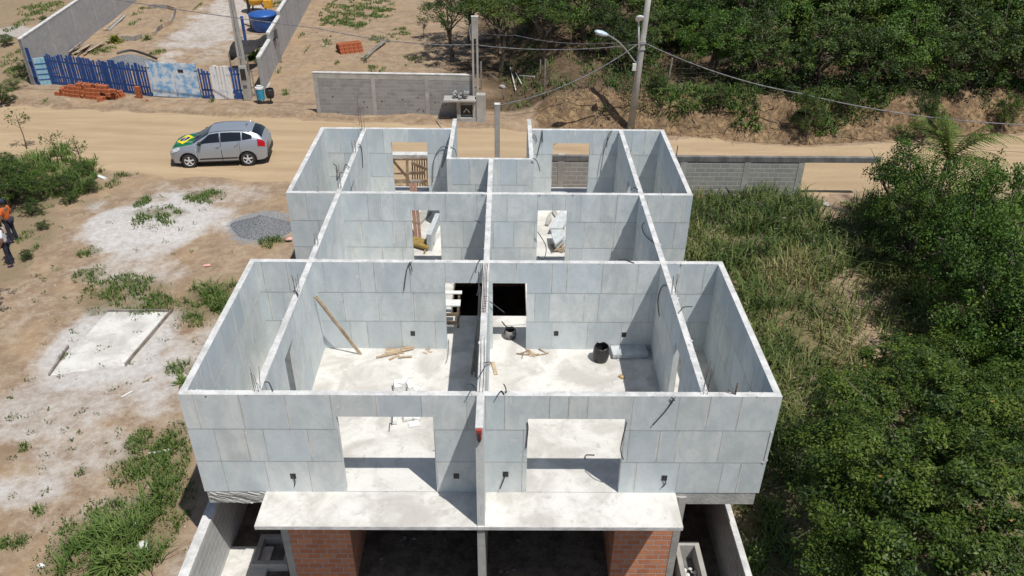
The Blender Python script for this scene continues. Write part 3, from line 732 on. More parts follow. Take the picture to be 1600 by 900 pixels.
ORD = ['first', 'second', 'third', 'fourth', 'fifth', 'sixth', 'seventh', 'eighth', 'ninth', 'tenth', 'eleventh', 'twelfth']
def row(name, L, fmt, group, dy=0):
    for i, (key, u, v, yb, R_) in enumerate(sorted(L, key=lambda t: t[1])):
        o = put_tree(key, u, v, 0, R_, fmt % ORD[i], group, yb=yb)
row('grove', [('o',706,18,38,2.2),('p',780,36,36,2.5),('o',850,60,34.5,2.1),('e',915,42,36,2.5),('a',1022,74,33.5,1.8),('b',948,88,33.5,1.7),('b',990,100,31.5,1.5)], 'open-crowned tree, %s from the left along the front of the grove', 'trees of the open grove')
row('grove back', [('p',735,-16,41,2.9),('o',775,0,39.5,2.5),('a',822,-20,43,3.0),('p',860,10,38,2.4),('o',890,0,41,2.8),('b',960,10,39,2.5),('a',1030,40,36.5,2.2)], 'darker tree, %s from the left behind the open grove', 'trees behind the open grove')
row('front', [('d',1110,105,30.6,2.2),('b',1178,118,29.9,2.1),('c',1228,140,28.7,1.5),('a',1285,122,29.4,2.3),('b',1358,132,29.0,1.9),('d',1412,112,30.0,2.5),('c',1490,142,29.0,1.8),('a',1545,122,30.2,2.5),('b',1612,128,29.8,2.5)], 'bushy green tree on the ochre bank, %s from the left in the front row', 'front row of trees above the bank')
row('mid', [('d',1092,55,35.0,2.5),('a',1165,70,33.5,2.6),('d',1240,72,34.6,3.0),('c',1312,60,33.6,2.7),('d',1385,68,34.9,3.2),('b',1462,85,33.4,2.7),('a',1530,62,35.2,2.8),('d',1605,72,34.0,3.0),('b',1050,62,35.5,1.9)], 'rounded green tree, %s from the left in the second row of the wood', 'second row of trees in the wood')
row('back', [('c',1090,-2,40.5,3.1),('a',1160,12,39,3.0),('d',1232,5,41.0,3.4),('b',1300,0,39.5,3.2),('c',1372,8,40.6,3.2),('d',1440,6,39.5,3.5),('a',1515,10,40.8,3.3),('c',1585,2,39.5,3.4),('b',1650,8,40,3.2)], 'tree near the top edge, %s from the left in the third row of the wood', 'third row of trees in the wood')
row('top', [('c',1110,-58,47,3.6),('a',1200,-50,46,3.7),('d',1290,-58,47,3.9),('b',1380,-50,46,3.8),('c',1465,-56,47,3.9),('d',1555,-50,46,4.0),('a',1640,-54,47,3.9)], 'tree cut by the top edge, %s from the left in the rearmost row', 'rearmost row of trees in the wood')
LB = ['feathery tree overhanging the far end of the front boundary beam','feathery tree directly in front of the palm trunk','feathery tree just right of the palm beside the road','tree at the right edge level with the palm','broad feathery tree below the palm','feathery tree at the right edge, second below the palm','tree in the middle of the right-hand thicket','dark tree behind the bare path','feathery tree at the right edge above the glossy bush','small tree on the left flank of the right-hand thicket']
for i, (key, u, v, zc, R_) in enumerate([('d',1424,262,1.0,1.75),('e',1484,296,1.2,1.8),('d',1548,282,1.7,1.9),('e',1625,310,1.9,2.1),('d',1530,365,1.3,1.85),('e',1612,395,1.5,2.1),('d',1580,460,1.1,1.8),('b',1545,510,.2,1.2),('d',1625,530,.9,1.8),('b',1440,322,.6,1.35)]):
    put_tree(key, u, v, zc, R_, LB[i], 'trees of the right-hand thicket')
# undergrowth shrubs on the brink
mats_sh = ['c', 'b', 'a']
for i, (u, v, zc, R_, lb) in enumerate([(1128,146,0,.7,'low shrub on the brink of the bank right of the utility pole'),(1268,166,0,.95,'drooping shrub spilling over the ochre bank'),(1325,150,0,.6,'small shrub on the bank above the boundary beam'),(1028,125,0,.6,'small shrub by the grey fence stake'),(1455,172,0,1.0,'low dark shrub on the bank beyond the palm'),(1580,158,0,.8,'low shrub on the bank near the right edge')]):
    g_ = GT(u, v); put_tree(mats_sh[i % 3], u, v, g_.z+R_*.7, R_, lb, 'shrubs on the bank', 'shrub', 'shrub')
# the big glossy tree bottom right
R = np.random.default_rng(77)
base = G(1430, 740, z=-2.2)
root = empty('broadleaf_tree', (base.x, base.y, TZ(base.x, base.y)), 0, 'wide low tree with glossy leaves filling the bottom right corner', 'tree')
lobes = []
for (u, v, z, r_) in [(1440,600,.6,1.25),(1345,640,.35,1.15),(1285,700,.0,.7),(1310,800,.0,1.0),(1390,730,1.0,1.5),(1510,660,.9,1.5),(1530,790,1.2,1.7),(1410,850,.7,1.4),(1310,880,-.5,.6),(1600,740,1.2,1.6),(1340,705,.5,1.0),(1395,560,.2,.8),(1600,640,.7,1.2),(1490,560,-.1,.85),(1330,880,-.1,1.0),(1540,900,1.0,1.5),(1275,760,-.4,.5)]:
    q = G(u, v, z=z); lobes.append((q.x-base.x, q.y-base.y, z-root.location.z, r_, r_, r_*.75))
V, F, vr = crown_arr(R, lobes, 820, 130, .088, cl=.27, aspect=.45, up=.9, droop=.3, bottom=-.2, fill=.12)
npmesh('crown', V, F, L_NEAR, root, {'var': vr})
trunk_mb(R, 1.2, .16, [(l[0]*.8, l[1]*.8, l[2]-.25) for l in lobes]).build('trunk', BARK, root, smooth=True)
mb = MB(); rr = random.Random(4)
for _ in range(11):
    l = rr.choice(lobes); a = rr.random()*6.28; s = rr.uniform(.1, .9)
    q = Vector((l[0]+math.cos(a)*l[3]*s, l[1]+math.sin(a)*l[3]*s, l[2]+l[5]*math.sqrt(max(0, 1-s*s))+.12)); mb.quad(q+Vector((-.045,0,.02)), q+Vector((0,-.025,0)), q+Vector((.045,0,.03)), q+Vector((0,.025,0)))
mb.build('red_leaf', simple('old_leaf', (.35,.08,.02), (.3,.2,.03), 9, .6, bs=0), root)['kind'] = 'stuff'
# trees and shrubs on the left edge
put_tree('b', -2, 278, -.8, 1.25, 'dense dark tree at the left edge behind the two people', cat='tree')
t_ = put_tree('o', -60, 330, 1.2, 1.2, 'tree at the left edge shading the track', cat='tree')
q = G(-62, 400, z=.3); t_.location = (q.x, q.y, -2.2); t_.scale = (1.1, 1.1, 1.45)
put_tree('a', 0, 560, -1.4, .3, 'tiny shrub', cat='shrub') if False else None
SH = [(25,262,.8,'b','dark shrub at the left end of the roadside bushes'),(70,272,.75,'e','pale twiggy shrub in the middle of the roadside bushes'),(100,285,.7,'a','round shrub below the saplings'),(128,258,.65,'e','loose shrub at the right end of the roadside bushes'),(140,288,.45,'b','small green shrub nearest the car in the roadside bushes'),(52,296,.7,'a','broad shrub behind the person in orange'),(106,308,.4,'c','small leafy shrub on the edge of the bare slope'),(22,270,.8,'c','dark shrub above the person in orange'),(5,248,.6,'a','shrub by the road at the left edge'),(66,350,.28,'c','little low shrub right of the people'),(48,322,.5,'b','dark shrub beside the person in orange'),(40,396,.3,'a','low weed bush by the feet of the person in white'),(12,300,.6,'b','dark bush just behind the orange shirt'),(0,145,.8,'c','green shrub left of the blue fence across the road'),(35,105,.7,'b','green shrub behind the blue fence corner'),(8,60,.6,'a','shrub in the far left lot by the white sand'),(20,128,.6,'e','yellowish shrub outside the blue fence corner'),(70,30,.5,'b','small shrub beyond the block wall top left'),(110,12,.5,'a','small shrub at the top left beyond the block wall')]
for (u, v, R_, key, lb) in SH:
    g = GT(u, v); put_tree(key, u, v, g.z+R_*.75, R_, lb, 'shrubs along the left side', 'shrub', 'shrub')
# saplings: thin stem, whorls of bigger leaves
def sapling(u, v, h, label, seed, spread=.35, size=.16, n=9):
    g = GT(u, v); R = np.random.default_rng(seed); e = empty('sapling', g, 0, label, 'sapling', 'saplings')
    mb = MB(); C = []; Nn = []
    mb.tube([(0,0,-.05),(.03,.02,h*.4),(-.02,.05,h*.75),(.02,.03,h)], [.028,.022,.016,.008], 6)
    for i in range(n):
        z = h*R.uniform(.4, 1); a = R.uniform(0, 6.28); l = spread*R.uniform(.5, 1.2)
        t = Vector((math.cos(a)*l, math.sin(a)*l, z+l*.5)); mb.tube([(0,0,z-.05), (t.x*.6, t.y*.6, z+l*.2), t], [.009,.007,.004], 5)
        for _ in range(14): C.append(np.array(t)+R.normal(size=3)*np.array([.13,.13,.07])); Nn.append([R.normal()*.4, R.normal()*.4, .9])
    mb.build('stem', BARK, e, smooth=True); C = np.array(C); Nn = unit(np.array(Nn)); V, F = leaves_arr(C, Nn, R.uniform(.6, 1.2, len(C))*size, R, .38)
    npmesh('foliage', V, F, L_TREE, e, {'var': np.repeat(np.clip(R.normal(.6, .15, len(C)), 0, 1), 4)}); return e
sapling(42, 232, 1.7, 'tallest sapling by the road, with a flat spray of dark leaves', 1, .5)
sapling(92, 258, 1.3, 'bushy sapling between the other two by the road', 2)
sapling(128, 262, 1.6, 'right-hand sapling by the road with whorled bright leaves', 3)
sapling(662, 60, 1.3, 'narrow leafy young plant standing alone in the empty lot', 4, .22, .2, 12)
sapling(1195, 415, 1.2, 'dark seedling rising from the tall grass', 5, .2)
sapling(572+0, 98, .4, 'small seedling beside the orange bricks in the empty lot', 6, .15, .12, 5)
# ----------------------------------------------------------------- grasses
def blades(name, P, h, lean, mat, label=None, R=None, w=.018, vmean=None, cat='grass', group=None):
    """P (n,3) roots; h (n) lengths. each blade = 5 verts, 2 faces bent over (quad + tri as quads)"""
    n = len(P); a = R.uniform(0, 2*np.pi, n); d = np.stack([np.cos(a), np.sin(a), np.zeros(n)], 1); s = np.stack([-np.sin(a), np.cos(a), np.zeros(n)], 1)
    h = h[:, None]; L = (lean*R.uniform(.3, 1.6, n))[:, None]; w_ = (w*R.uniform(.6, 1.4, n))[:, None]
    up = np.array([0, 0, 1.])
    p0 = P-up*.03; p1 = P+up*h*.6+d*h*L*.35; p2 = P+up*h*(.95-L*.25)+d*h*L
    V = np.stack([p0-s*w_, p0+s*w_, p1+s*w_*.8, p1-s*w_*.8, p2+s*w_*.12, p2-s*w_*.12], 1).reshape(-1, 3)
    b = np.arange(n)[:, None]*6; F = np.concatenate([b+np.array([0,1,2,3]), b+np.array([3,2,4,5])])
    vr = np.clip((vmean if vmean is not None else .45)+R.normal(0, .16, n), 0, 1)
    o = npmesh(name, V, F, mat, None, {'var': np.repeat(vr, 6)})
    tag(o, label, cat, group, 'stuff'); return o
R = np.random.default_rng(5)
def inpoly(x, y, poly):
    c = np.zeros(len(x), bool); n = len(poly); j = n-1
    for i in range(n):
        xi, yi = poly[i]; xj, yj = poly[j]
        c ^= ((yi > y) != (yj > y)) & (x < (xj-xi)*(y-yi)/(yj-yi+1e-12)+xi); j = i
    return c
def gpoly(L): return [tuple(G(u, v)[:2]) for u, v in L]
# tall field right of the house, denser by the house, a bare track through it
n = 74000; x = R.uniform(5.75, 19, n); y = R.uniform(-6, 19.0, n)
lod = 1/(1+np.exp(-(x-6.2)*6))
bp = [gpoly([(1345,520),(1395,545),(1402,560),(1372,585),(1352,552)]), gpoly([(1290,405),(1345,408),(1400,475),(1425,550),(1345,530),(1318,470)]), gpoly([(1262,308),(1330,312),(1310,335),(1270,334)])]
keep = R.random(n) < lod
keep &= ~(inpoly(x, y, bp[0])) ; keep &= ~(inpoly(x, y, bp[1]) & (R.random(n) < .72)); keep &= ~(inpoly(x, y, bp[2]) & (R.random(n) < .85))
keep &= ~((y < 2.2) & (R.random(n) < .72)); keep &= ~((x > 14) & (R.random(n) < .6))
dn = fbm(x, y, .8, 3); keep &= R.random(n) < (.15+2.0*np.clip(dn-.25, 0, 1)*1.4)*np.where((x > 10.5) & (y < 14) & (fbm(x, y, .6, 3) > .55), .35, 1)
x, y = x[keep], y[keep]; hh = R.uniform(.25, .8, len(x))*(.25+1.5*fbm(x+7, y+3, .7, 4))*np.where(y < 2.2, .6, 1)*np.where(y > 16.5, 1.1, 1)
vm = -.15+1.0*fbm(x+40, y, .8, 4)+.22*sstep(9, 13, x)*(y < 14)+.12*(R.random(len(x)) < .25); vm = np.where(y > 16, vm-.12, vm)
blades('tall_grass', np.stack([x, y, terrain(x, y)], 1), hh, .6, L_FIELD, 'tall green and straw-coloured grass field right of the house', R, .020, vm)
# seed heads
k = R.random(len(x)) < .13; xs, ys = x[k], y[k]; hz = hh[k]*1.05
C = np.stack([xs+R.normal(0, .1, k.sum()), ys+R.normal(0, .1, k.sum()), terrain(xs, ys)+hz], 1); Nn = unit(R.normal(size=C.shape)*[1, 1, .5])
V, F = leaves_arr(C, Nn, R.uniform(.12, .26, len(C)), R, .13); tag(npmesh('seed_heads', V, F, L_DRY, None, {'var': np.repeat(R.uniform(.4, 1, len(C)), 4)}), 'dry seed heads over the tall grass field', 'grass', kind='stuff')
def patch(name, L, n_per, h, mat, label, R, w=.014, lean=.6, vm=.4):
    P = []; Hh = []
    for (u, v, ru, rv) in L:
        c = GT(u, v); rx = abs(G(u+ru, v).x-c.x); ry = abs(G(u, v-rv).y-c.y); area = rx*ry*math.pi; n = int(n_per*area*1.15)+14
        ang = R.uniform(0, 6.28, n); q = np.sqrt(R.random(n)); x = c.x+rx*q*np.cos(ang); y = c.y+ry*q*np.sin(ang)
        k = fbm(x*1.0, y*1.0, 2.2, 3) > .38+.20*q; x, y, q = x[k], y[k], q[k]
        P.append(np.stack([x, y, terrain(x, y)], 1)); Hh.append(h*R.uniform(.4, 1.2, len(x))*(1.15-.5*q))
    P = np.concatenate(P); Hh = np.concatenate(Hh); return blades(name, P, Hh, lean, mat, label, R, w, vm)
patch('grass', grass_px, 330, .22, L_GRASS, 'green grass patches on the bare lot left of the house', R)
patch('grass', [(185,850,70,38),(110,880,40,25),(222,880,45,24),(330,468,45,28),(240,780,30,20)], 260, .6, L_GRASS, 'long-bladed grass clumps in the bottom left corner', R, .016, .8, .46)
patch('grass', [(1195,800,25,30),(1215,850,40,30),(1180,880,20,20),(1290,880,30,22),(1215,640,20,60),(1240,740,20,40),(1480,890,20,10)], 240, .5, L_GRASS, 'rough grass between the house and the glossy tree', R, .02, .8, .5)
patch('tall_grass', [(1415,445,30,45),(1440,500,28,40),(1395,400,25,30),(1380,365,18,18)], 330, .85, L_FIELD, 'clump of tall dry-tipped grass right of the bare path', R, .022, .8, .5)
far = [(560,15,60,22),(525,35,35,9),(512,66,14,5),(490,55,8,5),(470,58,8,3),(437,110,8,5),(450,142,10,3),(480,78,5,3),(528,97,6,4),(580,108,12,5),(600,112,10,4),(640,95,25,5),(560,40,15,4),(590,20,30,8),(600,60,25,6),(212,35,10,4),(252,34,6,3),(218,18,14,6),(232,60,8,5),(160,80,25,5),(140,30,8,4),(60,15,40,10),(30,40,20,8),(160,115,12,4),(245,85,18,4),(310,10,8,4),(376,62,10,4),(440,5,20,6),(335,158,8,3),(70,160,6,2),(630,50,20,5),(20,90,25,15),(30,110,22,14),(45,125,10,5),(90,60,5,3),(445,148,6,3)]
patch('grass', far, 130, .22, L_GRASS, 'sparse grass tufts in the far lots across the road', R, .02, .6, .45)
patch('tall_grass', [(60,262,60,34),(110,278,46,30),(30,290,30,24),(130,305,22,14)], 170, .6, L_GRASS, 'bright rank grass among the roadside bushes at the left', R, .02, .7, .5)
patch('weeds', [(160,290,30,8),(190,275,30,6),(60,385,14,6),(40,370,14,8),(75,330,10,6),(140,330,8,4),(1260,318,30,8),(1230,310,20,6),(1320,322,20,6)], 200, .22, L_GRASS, 'weeds along the near verge of the dirt road', R)
# broad small-leaved weeds in patches (leafy, not bladed)
Cs = []
for (u, v, ru, rv) in grass_px+[(1190,790,20,30),(1215,870,40,30)]:
    c = GT(u, v); rx = abs(G(u+ru, v).x-c.x); ry = abs(G(u, v-rv).y-c.y); n = int(rx*ry*520)+12; a = R.uniform(0, 6.28, n); q = np.sqrt(R.random(n))*1.05
    x = c.x+rx*q*np.cos(a); y = c.y+ry*q*np.sin(a); k = fbm(x, y, 1.9, 3) > .42; x, y = x[k], y[k]; Cs.append(np.stack([x, y, terrain(x, y)+R.uniform(.02, .14, len(x))], 1))
for _ in range(150):   # scattered seedlings
    u, v = R.uniform(0, 430), R.uniform(300, 880); c = GT(u, v)
    if -5.8 < c.x: continue
    n = R.integers(5, 16); Cs.append(np.stack([c.x+R.normal(0, .07, n), c.y+R.normal(0, .07, n), np.full(n, c.z)+R.uniform(.01, .08, n)], 1))
C = np.concatenate(Cs); Nn = unit(np.array([0, 0, .8])+R.normal(size=C.shape)*.5); V, F = leaves_arr(C, Nn, R.uniform(.03, .085, len(C)), R, .55)
tag(npmesh('weeds', V, F, L_TREE, None, {'var': np.repeat(np.clip(R.normal(.6, .2, len(C)), 0, 1), 4)}), 'small leafy weeds dotted over the sandy lot', 'weeds', kind='stuff')
# forest floor litter: saplings and ferns
n = 9000; x = R.uniform(0, 45, n); y = R.uniform(27, 44, n); k = (y-np.interp(x, FX_, FY_) > 2.6) & (fbm(x, y, .5, 3) > .47); x, y = x[k], y[k]
blades('undergrowth', np.stack([x, y, terrain(x, y)], 1), R.uniform(.15, .55, len(x)), .8, L_GRASS, 'low undergrowth and grass on the shaded forest floor', R, .03, .3, 'undergrowth')
n = 900; x = R.uniform(3, 34, n); y = np.interp(x, FX_, FY_)+R.uniform(.2, 3.0, n); 
blades('hanging_roots', np.stack([x, y, terrain(x, y)], 1), R.uniform(.15, .5, n), 1.1, L_DRY, 'dry roots and twigs on the face of the cut bank', R, .02, .4, 'roots')
n = 9000; x = R.uniform(3.5, 34, n); dd = R.uniform(.9, 3.4, n); y = np.interp(x, FX_, FY_)+dd; k = fbm(x, y*.5, .55, 3)+.12*(dd-2) > .50; x, y = x[k], y[k]
blades('undergrowth', np.stack([x, y, terrain(x, y)], 1), R.uniform(.15, .5, len(x)), 1.1, L_GRASS, 'scrub and grass spilling over the top of the cut bank', R, .03, .32, 'undergrowth')
n = 16000; x = R.uniform(4, 34, n); dd = R.uniform(1.3, 4.2, n); y = np.interp(x, FX_, FY_)+dd; k = fbm(x+9, y*.5, .6, 3)+.06*(dd-2) > .50; x, y, dd = x[k], y[k], dd[k]
C = np.stack([x, y, terrain(x, y)+R.random(len(x))**1.5*.7*np.clip(dd-.6, .2, 1.4)], 1); Nn = unit(np.array([0, -.3, .7])+R.normal(size=C.shape)*.5); V, F = leaves_arr(C, Nn, R.uniform(.08, .16, len(C)), R, .45)
tag(npmesh('undergrowth', V, F, L_TREE, None, {'var': np.repeat(np.clip(R.normal(.4, .2, len(C)), 0, 1), 4)}), 'leafy scrub along the brink of the cut bank', 'undergrowth', kind='stuff')
# stones on bare soil
mb = MB(); r = random.Random(9)
for _ in range(520):
    u, v = r.choice([(r.uniform(0, 1500), r.uniform(175, 270)), (r.uniform(0, 420), r.uniform(290, 890)), (r.uniform(430, 740), r.uniform(5, 190)), (r.uniform(1170, 1240), r.uniform(780, 900)), (r.uniform(0, 300), r.uniform(560, 860)), (r.uniform(400,760), r.uniform(150,190))]); g = GT(u, v)
    if -6.5 < g.x < 5.8 and g.y < 15: continue
    s = r.choice([.012, .015, .02, .025, .03, .045]); b = rock_mb((g.x, g.y, g.z), s, r); mb.add(b.v, b.f)
tag(mb.build('stones', CONC), 'pale stones and mortar crumbs scattered on the soil', 'stones', kind='stuff')
for (u, v, s, lb) in ((225,858,.17,'large white stone in the grass at the bottom left'),(209,822,.10,'smaller white stone above the large one at the bottom left'),(1290,322,.16,'white block lying at the edge of the road by the trees'),(66,886,.09,'white stone at the very bottom left of the lot')):
    g = GT(u, v); tag(rock_mb((0, 0, s*.5), s, r).build('stone', FOAM, loc=g), lb, 'stone')
# ----------------------------------------------------------------- gravel heap
g = GT(405, 358); R = np.random.default_rng(2)
nr, na = 16, 40; V = []
for i in range(nr+1):
    for j in range(na):
        a = 2*math.pi*j/na; q = i/nr; xx = g.x+.15+q*1.3*math.cos(a)*(1+.12*math.sin(3*a)); yy = g.y+q*.85*math.sin(a)
        V.append((xx, yy, TZ(xx, yy)+.62*max(0, 1-q)**1.05+.03*R.random()*(1-q)-.02*(i == nr)))
V = np.array(V); F = np.array([(i*na+j, i*na+(j+1) % na, (i+1)*na+(j+1) % na, (i+1)*na+j) for i in range(nr) for j in range(na)])[:, ::-1]
GRAV = simple('gravel', (.25,.26,.275), (.10,.105,.11), 22, .9, bs=1., detail=4)
tag(npmesh('gravel_heap', V, F, GRAV, None, smooth=True), 'grey gravel heap beside the left rear of the house', 'gravel', kind='stuff')
# ----------------------------------------------------------------- formwork slab on the left
z0 = -2.2; P4 = [G(170, 489), G(264, 490), G(197, 574), G(78, 589)]
mb = MB(); zz = [TZ(p.x, p.y)+.07 for p in P4]
def bd(p, q, w, h, dz=.02): mb.beam((p.x, p.y, TZ(p.x, p.y)+dz), (q.x, q.y, TZ(q.x, q.y)+dz), w, h)
e = empty('formwork', (0, 0, 0), 0, 'low board formwork around a poured concrete pad left of the house', 'formwork'); e.location = (P4[0].x, P4[0].y, -2.2)
def loc(mb): mb.v = [(a-P4[0].x, b-P4[0].y, c+2.2) for a, b, c in mb.v]; return mb
mb = MB(); bd(P4[0], P4[1], .04, .16, .05); loc(mb).build('board', WOODG, e)
mb = MB(); bd(P4[1]+Vector((.1,.1,0)), P4[2], .04, .17, .04); loc(mb).build('board', WOODG, e)
mb = MB(); bd(G(108, 545), P4[3], .05, .10, .05); loc(mb).build('board', WOODG, e)
mb = MB(); n_ = 14; Vg = []
for i in range(n_+1):
    for j in range(n_+1):
        a, b = i/n_, j/n_; p_ = (P4[0]*(1-a)+P4[1]*a)*(1-b)+(P4[3]*(1-a)+P4[2]*a)*b; Vg.append((p_.x-P4[0].x, p_.y-P4[0].y, TZ(p_.x, p_.y)+2.2+.035+.02*math.sin(i*1.3+j)*.3-(.03 if b > .9 else 0)))
fs = [(i*(n_+1)+j, i*(n_+1)+j+1, (i+1)*(n_+1)+j+1, (i+1)*(n_+1)+j) for i in range(n_) for j in range(n_)]
mb.add(Vg, fs).build('concrete_pad', FLOOR, e, smooth=True)
# sticks and litter
def stick(u0, v0, u1, v1, w, mat, label, name='stick', z=None, cat='stick', group=None, lift=.03, h=None):
    a = GT(u0, v0) if z is None else G(u0, v0, z=z); b = GT(u1, v1) if z is None else G(u1, v1, z=z)
    mb = MB(); mb.beam((0, 0, lift), (b-a)+Vector((0, 0, lift)), w, h or w*.6); o = mb.build(name, mat, loc=a); return tag(o, label, cat, group)
stick(232, 710, 266, 704, .06, WHITEM, 'white stick in the weeds left of the front wall')
stick(190, 622, 208, 612, .05, WHITEM, 'short white stick below the formwork')
stick(153, 276, 165, 281, .16, WHITEM, 'white plank end lying by the roadside bushes', 'plank', cat='plank')
stick(238, 590, 224, 598, .04, WOODP, 'thin lath beside the formwork')
mb = MB(); g = GT(323, 416); mb.add([(-.13,-.06,.02),(.02,-.09,.05),(.15,-.02,.03),(.12,.07,.07),(-.02,.09,.03),(-.1,.05,.06),(0,0,.09)], [(0,1,6),(1,2,6),(2,3,6),(3,4,6),(4,5,6),(5,0,6)])
tag(mb.build('plastic_bag', simple('pink_plastic', (.62,.25,.24), (.7,.45,.42), 9, .5, bs=.2), loc=g), 'crumpled pink plastic bag on the sandy soil', 'litter')
mb = MB(); g = GT(452, 378); mb.add([(-.13,-.06,.12),(.02,-.09,.15),(.15,-.02,.13),(.12,.07,.17),(-.02,.09,.13),(-.1,.05,.16),(0,0,.22)], [(0,1,6),(1,2,6),(2,3,6),(3,4,6),(4,5,6),(5,0,6)])
tag(mb.build('plastic_bag', simple('pink_plastic2', (.62,.22,.24), (.7,.45,.42), 9, .5, bs=.2), loc=g), 'pinkish bag in the weeds against the rear left wall', 'litter')
# ================================================================= OBJECTS IN THE ROOMS
def obj1(mb, name, mat, loc, label, cat, group=None, rot=None, **k):
    o = mb.build(name, mat, loc=loc, **k)
    if rot: o.rotation_euler = rot
    return tag(o, label, cat, group)
def flat_plank(u0, v0, u1, v1, w, th, mat, label, z=0, name='plank', cat='plank', group=None, z2=None):
    a = G(u0, v0, z=z); b = G(u1, v1, z=z if z2 is None else z2); mb = MB(); mb.beam((0,0,th/2+.004), (b.x-a.x, b.y-a.y, (0 if z2 is None else z2-z)+th/2+.004), w, th)
    return obj1(mb, name, mat, a, label, cat, group, bevel=.004)
# leaning plank
mb = MB(); a = G(493, 463, x=-4.33); b = G(563, 553, z=.02); mb.beam((0,0,0), b-a, .10, .025, up=(0,1,.3)); mb.beam((.02,-.03,-.02), b-a+Vector((-.02,.02,.02)), .04, .03, up=(0,1,.3))
obj1(mb, 'plank', WOODP, a, 'long rough plank leaning against the left wall of the front left room', 'plank')
# boards on the floor of the left room
for i, (u0, v0, u1, v1, w_, z, lb) in enumerate([(602,548,632,550,.20,.0,'widest board of the small heap on the left room floor'),(598,556,646,544,.09,.03,'board lying across the top of the heap on the left room floor'),(588,559,622,552,.06,.02,'board end pointing left out of the heap on the left room floor'),(608,563,624,555,.07,.0,'short board at the near side of the heap'),(622,559,644,557,.05,.03,'narrow board at the right end of the heap'),(626,545,648,542,.07,.05,'board nearest the rear wall in the heap')]):
    flat_plank(u0, v0, u1, v1, w_, .02, WOODP, lb, z, group='boards on the left room floor')
for i, (u0, v0, u1, v1) in enumerate([(661,551,668,553),(668,549,675,551),(664,547,672,546)]):
    flat_plank(u0, v0, u1, v1, .05, .012, WOODP, 'small wood scrap right of the board heap, beside the doorway', 0, 'wood_scrap', 'wood scrap', 'wood scraps by the left doorway')
rr = random.Random(12)
for i in range(15):
    u = 816+rr.uniform(0, 34); v = 545+rr.uniform(0, 13)+.1*(u-816); q = G(u, v, z=.0); a = rr.uniform(0, 3.1); mb = MB(); l = rr.uniform(.10, .18)
    mb.beam((-l*math.cos(a), -l*math.sin(a), .012), (l*math.cos(a), l*math.sin(a), .016+rr.random()*.03), .03, .012)
    obj1(mb, 'lath', WOODP if i % 3 else WOOD, q, 'short lath in the loose scatter by the right doorway', 'lath', 'laths scattered by the right doorway')
flat_plank(770, 567, 775, 586, .09, .03, WOODP, 'small orange-tinted board beside the dividing wall in the right room', 0, 'board', 'board')
flat_plank(968, 588, 974, 592, .10, .05, simple('ochre_wood', (.5,.36,.16), (.3,.2,.1), 5), 'little ochre wooden block at the shadow edge on the right room floor', 0, 'wood_block', 'block')
flat_plank(963, 540, 975, 542, .06, .05, simple('ochre_wood2', (.45,.3,.1), (.3,.2,.1), 5), 'ochre wooden bit against the rear wall behind the slab piece', 0, 'wood_block', 'block')
# white foam pieces
for i, (u, v, w_, l, h, a, lb) in enumerate([(622,610,.18,.28,.25,.2,'white foam piece left in the upright cluster by the front wall'),(632,607,.15,.4,.28,-.3,'tallest white foam piece in the cluster by the front wall'),(641,609,.14,.35,.22,.3,'white foam piece third from the left in the cluster'),(650,612,.16,.2,.12,.8,'low white foam piece at the right of the cluster'),(617,657,.12,.32,.13,.1,'white foam bar standing alone seen through the left opening'),(637,655,.2,.18,.10,.3,'white foam lump seen through the left opening, in the middle'),(652,655,.17,.14,.10,-.2,'small white foam lump seen through the left opening, on the right'),(647,663,.26,.2,.03,.3,'thin white foam sheet lying nearest in the left opening')]):
    q = G(u, v, z=0); mb = MB(); M = Matrix.Rotation(a, 4, 'Z') @ Matrix.Rotation(rr.uniform(-.15, .15), 4, 'X'); mb.box((-w_/2, -l/2, .01), (w_/2, l/2, h), 0, .5, M)
    for k in range(3): mb.box((-w_/2-.02, -l/2+k*l/3, .01), (-w_/2+.03, -l/2+k*l/3+l/5, h*.7), 0, .5, M)
    obj1(mb, 'foam_piece', FOAM, q, lb, 'foam piece', 'white foam pieces in the left room', bevel=.012)
# black bucket (torn drum) and slab offcut
def pot(name, label, loc, r, h, mat, cat, tilt=0, ragged=.0, rz=0):
    e = empty(name, loc, rz, label, cat); n = 20; mb = MB(); R_ = random.Random(3)
    prof = [(r*.80, 0), (r*.95, h*.25), (r*1.02, h*.55), (r*.93, h*.9), (r*.86, h)]
    for (q, z) in prof:
        for k in range(n): mb.v.append((q*math.cos(2*math.pi*k/n), q*math.sin(2*math.pi*k/n), z+(ragged*R_.uniform(-1, 1) if z == h else 0)))
    for i in range(len(prof)-1):
        for k in range(n): mb.f.append((i*n+k, i*n+(k+1) % n, (i+1)*n+(k+1) % n, (i+1)*n+k)); mb.m.append(0); mb.t.append(.5)
    mb.f.append(tuple(range(n))[::-1]); mb.m.append(0); mb.t.append(.5)
    o = mb.build('body', mat, e, smooth=True); sm = o.modifiers.new('thickness', 'SOLIDIFY'); sm.thickness = .012
    e.rotation_euler.x = tilt; return e
b_ = pot('bucket', 'large battered black plastic drum standing on the right room floor', G(939, 566, z=0)+Vector((0,.1,0)), .215, .46, BLACKP, 'drum', 0, .03)
mb = MB(); mb.tube([(.19,.0,.40),(.22,.02,.2),(.19,0,.05)], .008, 5); mb.build('crease', BLACKP, b_)
q = G(957, 562, z=0); mb = MB(); mb.box((0, 0, .05), (.95, .42, .16), 0, .5, Matrix.Rotation(rad(3), 4, 'Z')); mb.box((.02, .02, 0), (.93, .40, .05), 0, .5, Matrix.Rotation(rad(3), 4, 'Z'))
obj1(mb, 'panel_offcut', PIECE, q, 'flat pale panel offcut lying beside the black drum', 'panel', bevel=.01)
